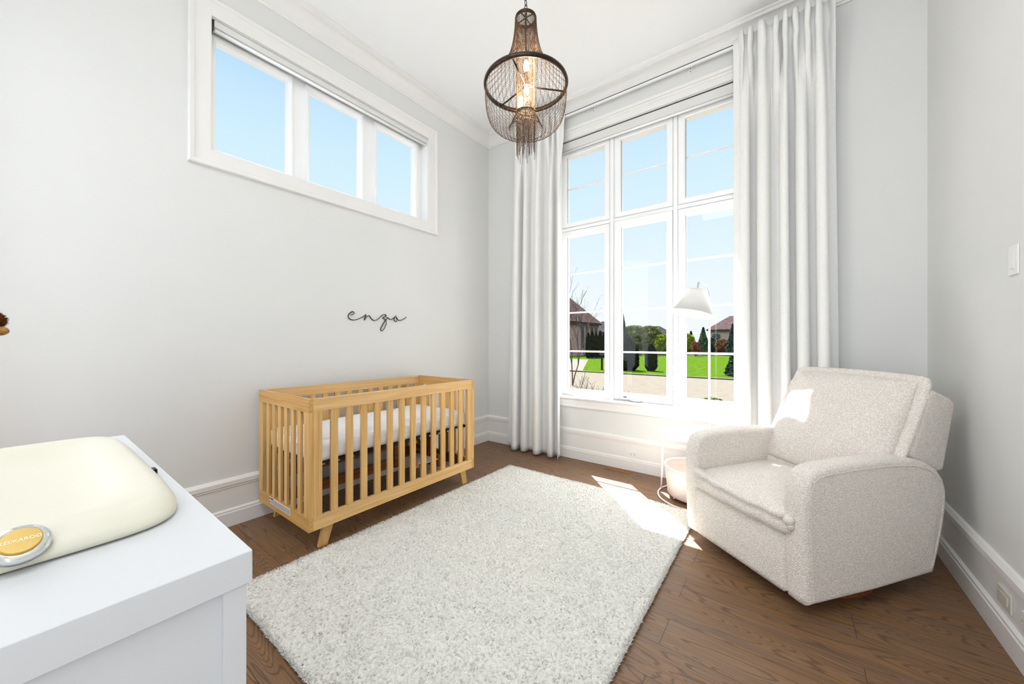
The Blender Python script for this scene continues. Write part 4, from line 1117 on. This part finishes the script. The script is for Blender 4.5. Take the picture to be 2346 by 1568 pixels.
for k in range(2):
    a = PI * k / 2; mb.tube([(cx - (RT - 0.004) * math.cos(a), cy - (RT - 0.004) * math.sin(a), ZT), (cx, cy, ZT + 0.006), (cx + (RT - 0.004) * math.cos(a), cy + (RT - 0.004) * math.sin(a), ZT)], 0.003, 6)
mb.build('top_bars', M_BRONZE, t, smooth=True)
MB().tube([(cx, cy, ZT + 0.03), (cx, cy, 2.44)], 0.0045, 8).build('stem', M_BRONZE, t, smooth=True)
for k in range(3):
    a = math.radians(47 + 120 * k)
    MB().tube([(cx, cy, ZR - 0.004), (cx + (RR - 0.006) * math.cos(a), cy + (RR - 0.006) * math.sin(a), ZR - 0.004)], 0.0045, 8).build('crossbar', M_BRONZE, t, smooth=True)
RI = 0.052
hoop(RI, 2.452, 0.008, 0.005, 'inner_hoop')
OCT = np.array([(1, 0, 0), (-1, 0, 0), (0, 1, 0), (0, -1, 0), (0, 0, 1), (0, 0, -1)], float)
OCF = np.array([(0, 2, 4), (2, 1, 4), (1, 3, 4), (3, 0, 4), (2, 0, 5), (1, 2, 5), (3, 1, 5), (0, 3, 5)])
def beads(paths, r, step, nm):
    P = []
    for path in paths:
        A = np.array(path); d = np.r_[0, np.cumsum(np.linalg.norm(np.diff(A, axis=0), axis=1))]
        s_ = np.arange(0, d[-1], step)
        P.append(np.stack([np.interp(s_, d, A[:, k]) for k in range(3)], 1))
    P = np.concatenate(P)
    V = (P[:, None, :] + OCT[None] * np.array([r, r, r * 1.5])).reshape(-1, 3)
    F = (np.arange(len(P))[:, None, None] * 6 + OCF[None]).reshape(-1, 3)
    o = npmesh(nm, V, F, M_BEAD, t, smooth=True); o['kind'] = 'stuff'; return o
def upper(a, rs):
    pts = []
    for i in range(25):
        f = i / 24
        r = RT + (RR - RT) * (f ** 2.3 * 0.94 + 0.06 * f); z = ZT + (ZR - ZT) * (1 - (1 - f) ** 1.0)
        # sagging drape
        z = z - 0.030 * math.sin(PI * f) ** 2
        aa = a + 0.35 * f * (1 if rs else -1) * (r - RT)
        pts.append((cx + r * math.cos(aa), cy + r * math.sin(aa), z))
    return pts
NUP = 60
beads([upper(2 * PI * k / NUP, k % 2) for k in range(NUP)], 0.0026, 0.0082, 'upper_bead_drape')
def lower(a, sag):
    pts = []
    for i in range(33):
        f = i / 32
        if f < 0.62:
            g = f / 0.62; r = RR - 0.010 - 0.075 * g ** 2.2; z = ZR - 0.008 - (0.225 + sag) * math.sin(g * PI / 2) ** 0.9
            rr_ = RR - 0.006 - (RR - 0.120) * (g ** 2.6); pts.append((rr_, z))
        else:
            g = (f - 0.62) / 0.38; z0_ = ZR - 0.008 - (0.225 + sag)
            rr_ = 0.114 - (0.114 - RI) * g; z = z0_ - 0.016 * math.sin(PI * min(1, g * 1.6)) + (2.450 - z0_) * g ** 1.9; pts.append((rr_, z))
    return [(cx + r * math.cos(a), cy + r * math.sin(a), z) for r, z in pts]
NLO = 60
beads([lower(2 * PI * k / NLO + 0.02, 0.0) for k in range(NLO)], 0.0026, 0.0084, 'lower_bead_basket')
rnd = random.Random(4)
inner = []
for k in range(44):
    a = 2 * PI * k / 44; r = RI - 0.002
    inner.append([(cx + r * math.cos(a), cy + r * math.sin(a), ZT - 0.02), (cx + r * math.cos(a), cy + r * math.sin(a), 2.300 - rnd.choice([0, 0.02, 0.045, 0.07, 0.09]) - rnd.uniform(0, 0.02))])
for k in range(26):
    a = rnd.uniform(0, 2 * PI); r = rnd.uniform(0.015, 0.045)
    inner.append([(cx + r * math.cos(a), cy + r * math.sin(a), 2.452), (cx + r * math.cos(a), cy + r * math.sin(a), 2.30 - rnd.uniform(0, 0.09))])
beads(inner, 0.0024, 0.0074, 'tassel_chains')
for (ox, oy, oz) in ((0.012, 0.018, 2.715), (-0.018, -0.020, 2.585), (0.0, -0.030, 2.49), (0.02, 0.0, 2.62)):
    pass
for (ox, oy, oz) in ((0.006, -0.004, 2.700), (-0.002, 0.010, 2.580), (-0.020, -0.022, 2.505)):
    sk = MB().lathe([(0.0001, oz - 0.062), (0.010, oz - 0.062), (0.011, oz - 0.034), (0.008, oz - 0.030), (0.0001, oz - 0.030)], (cx + ox, cy + oy, 0), 16).build('socket', M_BRONZE, t)
    prof = [(0.0001, -0.032), (0.008, -0.030), (0.0145, -0.012), (0.015, 0.004), (0.011, 0.022), (0.004, 0.036), (0.0001, 0.040)]
    MB().lathe([(r, oz + z) for r, z in prof], (cx + ox, cy + oy, 0), 18).build('bulb', M_BULB, sk, smooth=True)
    l = bpy.data.lights.new('bulb_light', 'POINT'); l.energy = 4.5; l.color = (1.0, 0.82, 0.58); l.shadow_soft_size = 0.012
    lo = bpy.data.objects.new('bulb_light', l); COL.objects.link(lo); lo.parent = sk; lo.location = (ox + 0.026, oy, oz + 0.004 - H)

# ================================================================= OUTSIDE
GZ = -0.70
def leafmat(nm, c, c2, sc=3.0, rough=0.8): return pm(nm, c, rough, c2=c2, scale=sc, spec=0.1)
M_ROAD = pm('pale_concrete_road', (92, 87, 80), 0.9, var=0.06, scale=3, c2=(86, 80, 72), bump=0.2, bscale=60)
M_CURB = pm('curb_stone', (84, 78, 74), 0.9, var=0.1, scale=4)
M_LAWN = pm('bright_lawn', (62, 82, 22), 0.95, c2=(40, 62, 8), scale=3.0, spec=0.0, bump=0.4, bscale=40)
M_PATH = pm('pale_path', (110, 106, 100), 0.9, var=0.05)
struct('road', MB().box(-60, 40, T + 0.02, 17.6, GZ - 0.3, GZ), M_ROAD)
struct('curb', MB().box(-60, 40, 17.6, 17.9, GZ - 0.3, GZ + 0.06), M_CURB)
struct('lawn', MB().box(-70, 50, 17.9, 110, GZ - 0.3, GZ + 0.05), M_LAWN)
mb = MB(); mb.add([(-7.3, 17.6, GZ + 0.058), (-9.6, 17.6, GZ + 0.058), (-17.0, 31.5, GZ + 0.058), (-13.4, 31.5, GZ + 0.058), (-7.3, 17.6, GZ - 0.2), (-9.6, 17.6, GZ - 0.2), (-17.0, 31.5, GZ - 0.2), (-13.4, 31.5, GZ - 0.2)], [(0, 1, 2, 3), (4, 7, 6, 5), (0, 4, 5, 1), (1, 5, 6, 2), (2, 6, 7, 3), (3, 7, 4, 0)])
struct('driveway', mb, M_PATH)

def leaves(c, rad, n, size, mat, nm, parent, shape='round', seed=1, squash=0.35):
    rn = np.random.default_rng(seed)
    d = rn.normal(size=(n, 3)); d /= np.linalg.norm(d, axis=1, keepdims=True)
    rr_ = rn.random(n) ** (1 / 3.0) * 0.35 + 0.65
    if shape == 'round':
        lump = 1 + 0.16 * np.sin(5 * d[:, 0] + seed) * np.sin(6 * d[:, 2] + 2 * seed) + 0.1 * np.sin(11 * d[:, 1] + seed)
        P = d * (rr_ * lump)[:, None] * np.array(rad)
    else:  # cone / column, z from -rad z to +rad z
        h = rn.random(n) ** (1.6 if shape == 'cone' else 1.0)
        a = rn.uniform(0, 2 * PI, n)
        if shape == 'cone': w_ = (1 - h) * (0.88 + 0.12 * np.sin(22 * h + 3 * np.sin(3 * a))) + 0.02
        else: w_ = np.clip(np.minimum(1.0, 2.6 * (1 - h)) ** 0.6 * np.minimum(1, 0.6 + 3 * h), 0, 1)
        q = rr_
        P = np.stack([np.cos(a) * w_ * q * rad[0], np.sin(a) * w_ * q * rad[1], (2 * h - 1) * rad[2]], 1)
    P = P + np.array(c)
    t1 = rn.normal(size=(n, 3)); t1 /= np.linalg.norm(t1, axis=1, keepdims=True)
    t2 = np.cross(t1, rn.normal(size=(n, 3))); t2 /= np.linalg.norm(t2, axis=1, keepdims=True)
    s_ = size * (0.6 + 0.8 * rn.random(n))[:, None]
    V = np.stack([P - t1 * s_, P + t2 * s_ * 0.6, P + t1 * s_, P - t2 * s_ * 0.6], 1).reshape(-1, 3)
    F = np.arange(4 * n).reshape(n, 4)
    return npmesh(nm, V, F, mat, parent)
def tree(label, cat, nm, x, y, r, h, mat, shape, n, size, seed, trunk=0.3, group=None):
    t = thing(nm, label, cat, (x, y, GZ + 0.04), group=group)
    z0_ = GZ + 0.04 + trunk
    leaves((x, y, z0_ + (h - trunk) / 2), (r, r, (h - trunk) / 2), n, size, mat, 'foliage', t, shape, seed)
    MB().tube([(x, y, GZ + 0.02), (x, y, GZ + h * 0.6)], [0.05 * h / 2, 0.02 * h / 2], 8).build('trunk', M_BARK, t, smooth=True)
    return t
M_BARK = pm('bark', (60, 48, 38), 0.95, var=0.2)
M_DKG = leafmat('dark_topiary_leaf', (52, 60, 40), (30, 36, 26), 5)
M_SPR = leafmat('spruce_leaf', (64, 88, 70), (34, 50, 44), 2)
M_OLV = leafmat('olive_leaf', (112, 116, 66), (62, 70, 44), 2)
M_YEL = leafmat('yellow_green_leaf', (140, 156, 30), (86, 108, 22), 2)
M_GRN = leafmat('mid_green_leaf', (84, 118, 70), (46, 68, 48), 2)
M_RED = leafmat('red_leaf', (140, 78, 70), (92, 66, 46), 2)
M_ORG = leafmat('orange_twig', (146, 104, 74), (96, 78, 56), 2)
M_JUN = leafmat('juniper_leaf', (98, 126, 50), (54, 76, 30), 6)

G1 = 'clipped dark shrubs on the lawn'
tree('wide clipped dark shrub on the lawn near the curb, left of its narrower twin', 'shrub', 'topiary_shrub', -5.25, 20.1, 0.62, 2.05, M_DKG, 'column', 9000, 0.06, 1, 0.05, G1)
tree('narrow clipped dark shrub on the lawn, right of the wider clipped shrub', 'shrub', 'topiary_shrub', -3.95, 20.5, 0.36, 1.70, M_DKG, 'column', 7000, 0.05, 2, 0.05, G1)
tree('small dark spruce cut off by the right curtain, standing on the lawn', 'tree', 'spruce_tree', 0.95, 19.6, 0.75, 2.6, M_SPR, 'cone', 6000, 0.07, 3, 0.1)
def at(u, d):     # ground position d metres in front of the photographer, in the direction u
    s_, c_ = math.sin(-0.642), math.cos(-0.642); a = (u - 1173) / 842
    return (2.938 + d * (s_ + c_ * a), -3.444 + d * (c_ - s_ * a))
def hz(v, d): return 1.207 + (783 - v) * d / 842 - GZ   # height above ground
for (lab, nm, u, d, vtop, r, mat, shape, n, size) in (
    ('tall dark spruce at the left side of the middle window pane', 'spruce_tree', 1426, 40, 720, 0.95, M_SPR, 'cone', 9000, 0.11),
    ('olive-brown bushy tree just right of the tall spruce', 'bushy_tree', 1450, 53, 748, 1.5, M_OLV, 'round', 9000, 0.13),
    ('olive-green bushy tree in front of the grey hipped roof', 'bushy_tree', 1488, 57, 750, 1.8, M_OLV, 'round', 9000, 0.13),
    ('bright yellow-green bush in the middle pane beside the window mullion', 'bush', 1519, 50.5, 768, 0.95, M_YEL, 'round', 7000, 0.10),
    ('low green shrub behind the black fence in the middle pane', 'shrub', 1440, 42.5, 783, 0.7, M_OLV, 'round', 5000, 0.08),
    ('yellow-green bush at the left edge of the right window pane', 'bush', 1576, 52, 768, 0.9, M_YEL, 'round', 6000, 0.10),
    ('small dark pine behind the yellow-green bush in the right pane', 'pine_tree', 1583, 60, 760, 0.9, M_SPR, 'cone', 5000, 0.12),
    ('rounded blue-green cedar left of the lamp pole', 'cedar_tree', 1611, 50, 752, 1.05, M_GRN, 'cone', 9000, 0.12),
    ('dense dark green shrub right of the lamp pole', 'shrub', 1634, 52, 774, 0.75, M_SPR, 'round', 6000, 0.10),
    ('reddish bush on the lawn left of the cedar', 'bush', 1594, 46, 784, 0.5, M_RED, 'round', 4000, 0.07),
    ('orange-brown twiggy bush in front of the pale house', 'bush', 1653, 50, 778, 0.75, M_ORG, 'round', 6000, 0.08),
    ('dark green spruce beside the right curtain, by the pale house', 'spruce_tree', 1679, 48, 744, 1.05, M_SPR, 'cone', 9000, 0.12),
):
    x, y = at(u, d); tree(lab, 'tree' if 'tree' in nm else 'bush', nm, x, y, r, hz(vtop, d), mat, shape, n, size, int(u), 0.15, 'trees beyond the lawn')
G2 = 'row of narrow evergreens by the brick house'
for k, u in enumerate((1348, 1357, 1366, 1375, 1384)):
    d = 41 + k * 0.5; x, y = at(u, d)
    tree(('front-left', 'second', 'middle', 'fourth', 'rightmost')[k] + ' narrow evergreen in the row beside the brick house', 'tree', 'narrow_evergreen', x, y, 0.30, hz(764 - (k % 2) * 5, d), M_DKG, 'column', 2600, 0.07, 30 + k, 0.05, G2)
# low juniper just outside the sill
t = thing('juniper_shrub', 'low spreading green juniper just outside the window at the right', 'shrub', (1.30, 7.6, GZ))
jx, jy = at(1632, 10.4); t.location = (jx, jy, GZ); ORG[t] = Vector((jx, jy, GZ))
leaves((jx, jy, GZ + 0.10), (0.62, 0.5, 0.17), 2600, 0.030, M_JUN, 'foliage', t, 'round', 77)
MB().tube([(jx, jy, GZ), (jx, jy, GZ + 0.2)], 0.02, 6).build('stem', M_BARK, t)
# bare shrub with buds at the left pane
M_TWIG = pm('grey_twig', (84, 74, 66), 0.9, var=0.2)
M_BUD = pm('pale_bud', (110, 112, 70), 0.8, var=0.2)
def twigs(nm, lab, cat, x, y, z, h, seed, r0, levels, spread, dirs):
    r = random.Random(seed); mb = MB(); buds = MB()
    def grow(p, d, l, rad, lev):
        q = p; pts = [p]
        for _ in range(4):
            d = (d + Vector((r.uniform(-1, 1), r.uniform(-1, 1), r.uniform(-0.3, 0.8))) * 0.16).normalized(); q = q + d * l / 4; pts.append(q)
        mb.tube(pts, [rad * (1 - 0.12 * i) for i in range(5)], 5, cap=False)
        if lev == 0:
            buds.ball(tuple(q), (rad * 2.0, rad * 2.0, rad * 3.5), 6, 4); return
        for _ in range(3 if lev > 1 else 2):
            b_ = pts[r.randint(2, 4)]
            nd = (d + Vector((r.uniform(-1, 1), r.uniform(-1, 1), r.uniform(-0.4, 0.8))) * spread).normalized()
            grow(b_, nd, l * r.uniform(0.55, 0.8), rad * 0.62, lev - 1)
    for d in dirs: grow(Vector((x, y, z)), Vector(d).normalized(), h, r0, levels)
    t = thing(nm, lab, cat, (x, y, z))
    mb.build('branches', M_TWIG, t, smooth=True)
    if buds.v: buds.build('buds', M_BUD, t, smooth=True)
    return t
bx2, by2 = at(1318, 7.2)
twigs('bare_bush', 'bare budding bush right outside the left window pane', 'bush', bx2, by2, GZ, 0.60, 8, 0.012, 3, 0.75, [(-0.2, 0.1, 1), (0.35, 0.3, 0.8), (0.75, 0.55, 0.75), (0.1, -0.2, 0.9)])
bx3, by3 = at(1312, 16)
twigs('bare_tree', 'tall leafless young tree in front of the brick house', 'tree', bx3, by3, GZ, 1.85, 21, 0.03, 4, 0.55, [(0.05, 0.0, 1), (0.25, 0.2, 1)])
# lamp-like post by the drive
px_, py_ = at(1379, 24)
t = thing('mailbox_post', 'thin dark post standing on the lawn by the driveway', 'post', (px_, py_, GZ))
MB().box(px_ - 0.05, px_ + 0.05, py_ - 0.05, py_ + 0.05, GZ, GZ + 1.15).build('post', M_BARK, t)
MB().box(px_ - 0.12, px_ + 0.12, py_ - 0.16, py_ + 0.16, GZ + 1.0, GZ + 1.2).build('box', M_BLACK, t, bevel=0.02)

# iron fence
fx0, fy0 = at(1338, 47); fx1, fy1 = at(1545, 47)
t = thing('iron_fence', 'black iron railing fence behind the clipped shrubs', 'fence', ((fx0 + fx1) / 2, (fy0 + fy1) / 2, GZ))
A_ = Vector((fx0, fy0, 0)); B_ = Vector((fx1, fy1, 0)); D_ = (B_ - A_); LN = D_.length; D_.normalize(); Nn = Vector((-D_.y, D_.x, 0))
mb = MB()
def bar(mb, a, b, w_, z0_, z1_):
    p = A_ + D_ * a; q = A_ + D_ * b
    vs = []
    for z_ in (z0_, z1_):
        for pt, s_ in ((p, -1), (q, -1), (q, 1), (p, 1)): vs.append((pt.x + Nn.x * w_ * s_, pt.y + Nn.y * w_ * s_, z_))
    mb.add(vs, [(0, 3, 2, 1), (4, 5, 6, 7), (0, 1, 5, 4), (1, 2, 6, 5), (2, 3, 7, 6), (3, 0, 4, 7)])
bar(mb, 0, LN, 0.03, GZ + 1.60, GZ + 1.66); bar(mb, 0, LN, 0.03, GZ + 1.38, GZ + 1.42); bar(mb, 0, LN, 0.03, GZ + 0.18, GZ + 0.24)
mb.build('rails', M_BLACK, t)
mb = MB(); n = int(LN / 0.16)
for k in range(n): bar(mb, k * 0.16, k * 0.16 + 0.025, 0.012, GZ, GZ + 1.6)
pk = mb.build('pickets', M_BLACK, t)
for k in range(int(LN / 2.4) + 1):
    mb = MB(); bar(mb, k * 2.4 - 0.05, k * 2.4 + 0.05, 0.05, GZ, GZ + 1.75); mb.build('post', M_BLACK, t)

# houses
def brickmat(nm, c, c2, mortar, sc=1.0):
    m = bpy.data.materials.new(nm); m.use_nodes = True; tr = m.node_tree; b = tr.nodes['Principled BSDF']
    tcx = tr.nodes.new('ShaderNodeTexCoord'); br = tr.nodes.new('ShaderNodeTexBrick')
    mp = tr.nodes.new('ShaderNodeMapping'); mp.inputs['Rotation'].default_value = (PI / 2, 0, PI / 2)
    sp_ = tr.nodes.new('ShaderNodeSeparateXYZ'); cb = tr.nodes.new('ShaderNodeCombineXYZ'); a_ = tr.nodes.new('ShaderNodeMath'); a_.operation = 'ADD'
    tr.links.new(tcx.outputs['Object'], sp_.inputs[0]); tr.links.new(sp_.outputs[0], a_.inputs[0]); tr.links.new(sp_.outputs[1], a_.inputs[1])
    tr.links.new(a_.outputs[0], cb.inputs[0]); tr.links.new(sp_.outputs[2], cb.inputs[1])
    br.inputs['Scale'].default_value = sc; br.inputs['Brick Width'].default_value = 0.45; br.inputs['Row Height'].default_value = 0.16; br.inputs['Mortar Size'].default_value = 0.02
    br.inputs['Color1'].default_value = rgb(*c); br.inputs['Color2'].default_value = rgb(*c2); br.inputs['Mortar'].default_value = rgb(*mortar)
    tr.links.new(cb.outputs[0], br.inputs['Vector']); tr.links.new(br.outputs[0], b.inputs['Base Color']); b.inputs['Roughness'].default_value = 0.95
    return m
M_BRICK = brickmat('tan_brick', (124, 104, 98), (96, 76, 72), (130, 120, 114))
M_PALE = brickmat('pale_stone', (128, 112, 106), (116, 100, 96), (132, 120, 114))
M_ROOF = brickmat('brown_shingle', (88, 72, 70), (66, 54, 56), (56, 46, 46))
M_ROOFG = brickmat('grey_shingle', (64, 60, 64), (50, 46, 52), (42, 40, 44))
M_WING = pm('dark_window_glass', (36, 42, 52), 0.15, var=0.2)
def hip(mb, x0, x1, y0, y1, z0, zr, ridge, ov=0.4):
    x0 -= ov; x1 += ov; y0 -= ov; y1 += ov
    (ax, ay), (bx, by) = ridge
    vs = [(x0, y0, z0), (x1, y0, z0), (x1, y1, z0), (x0, y1, z0), (ax, ay, zr), (bx, by, zr)]
    if abs(ax - bx) > abs(ay - by): fs = [(0, 1, 5, 4), (1, 2, 5), (2, 3, 4, 5), (3, 0, 4), (3, 2, 1, 0)]
    else: fs = [(0, 1, 4), (1, 2, 5, 4), (2, 3, 5), (3, 0, 4, 5), (3, 2, 1, 0)]
    return mb.add(vs, fs)
def house(nm, lab, x0, x1, y0, y1, ze, zr, ridge, wall, roof):
    t = thing(nm, lab, 'house', ((x0 + x1) / 2, (y0 + y1) / 2, GZ), group='houses across the street')
    MB().box(x0, x1, y0, y1, GZ, ze).build('walls', wall, t)
    rf = hip(MB(), x0, x1, y0, y1, ze, zr, ridge).build('roof', roof, t)
    MB().box(x0 - 0.3, x1 + 0.3, y0 - 0.3, y1 + 0.3, ze - 0.22, ze - 0.02).build('fascia', M_CURB, t)
    return t
def win_x(t, x, y0, y1, z0, z1, arch=False):
    f = MB().box(x, x + 0.10, y0, y1, z0, z1).build('window', M_PATH, t)
    MB().box(x + 0.08, x + 0.12, y0 + 0.12, y1 - 0.12, z0 + 0.12, z1 - 0.12).build('window_glass', M_WING, f)
t = house('house', 'brown brick house with a steep roof seen through the left window pane', -27, -19, 38, 47, 3.8, 8.6, ((-23.2, 42.2), (-23.2, 43.2)), M_BRICK, M_ROOF)
for (a, b, c, d) in ((41.2, 42.0, 0.4, 3.3), (42.7, 43.4, 0.4, 3.3), (44.2, 44.9, 1.4, 3.2), (45.6, 46.3, 1.4, 3.2)): win_x(t, -19, a, b, c, d)
x, y = at(1404, 70)
house('house', 'grey-roofed house peeking out behind the brown brick house', x - 5, x + 2, y - 3, y + 8, 3.0, 5.2, ((x - 2.5, y + 1), (x - 2.5, y + 4)), M_BRICK, M_ROOFG)
x, y = at(1492, 66)
house('house', 'low house with a grey hipped roof behind the trees in the middle pane', x - 4.5, x + 4.2, y - 2.5, y + 4, 1.6, 4.0, ((x - 1.6, y + 0.8), (x + 1.2, y + 0.8)), M_BRICK, M_ROOFG)
x, y = at(1672, 72)
t = house('house', 'pale pinkish stone house with an arched window seen through the right pane', x - 3.3, x + 7, y - 3, y + 6, 3.5, 6.3, ((x - 0.2, y + 1.5), (x + 5, y + 1.5)), M_PALE, M_ROOF)
wx, wy = x - 2.6, y - 3
mb = MB(); pts = [(wx, 1.1), (wx + 1.35, 1.1), (wx + 1.35, 2.3)] + [(wx + 0.675 + 0.675 * math.cos(a), 2.3 + 0.45 * math.sin(a)) for a in [PI * k / 10 for k in range(1, 10)]] + [(wx, 2.3)]
f = mb.prism(pts, wy - 0.12, wy, lambda a, b, d: (a, d, b)).build('arched_window', M_PATH, t)
pts = [(wx + 0.12 + (a - wx) * (1.11 / 1.35), 1.22 + (b - 1.1) * 0.86) for a, b in pts]
MB().prism(pts, wy - 0.16, wy - 0.10, lambda a, b, d: (a, d, b)).build('window_glass', M_WING, f)
MB().box(wx + 0.40, wx + 0.45, wy - 0.19, wy - 0.15, 1.2, 2.6).box(wx + 0.90, wx + 0.95, wy - 0.19, wy - 0.15, 1.2, 2.6).box(wx + 0.1, wx + 1.25, wy - 0.19, wy - 0.15, 1.85, 1.92).build('glazing_bar', M_PATH, f)

# outdoor surfaces: colours scaled down to offset the boosted sun and sky
KOUT = 0.36
def darken(m):
    for n in m.node_tree.nodes:
        if n.type == 'MIX': socks = [n.inputs['A'], n.inputs['B']] if False else [q for q in n.inputs if q.type == 'RGBA' and not q.is_linked]
        elif n.type == 'TEX_BRICK': socks = [n.inputs['Color1'], n.inputs['Color2'], n.inputs['Mortar']]
        else: continue
        for q in socks:
            c = q.default_value; q.default_value = (c[0] * KOUT, c[1] * KOUT, c[2] * KOUT, 1)
for m, k_ in ((M_ROAD, 0.46), (M_CURB, 0.5), (M_LAWN, 0.42), (M_PATH, 0.33), (M_BARK, 0.6), (M_DKG, 0.5), (M_SPR, 0.6), (M_OLV, 0.6), (M_YEL, 0.6), (M_GRN, 0.6), (M_RED, 0.6), (M_ORG, 0.6), (M_JUN, 0.6), (M_TWIG, 0.5), (M_BUD, 0.6), (M_BRICK, 0.8), (M_PALE, 0.9), (M_ROOF, 0.4), (M_ROOFG, 0.4)):
    KOUT = k_; darken(m); m.node_tree.nodes['Principled BSDF'].inputs['Specular IOR Level'].default_value = 0.0
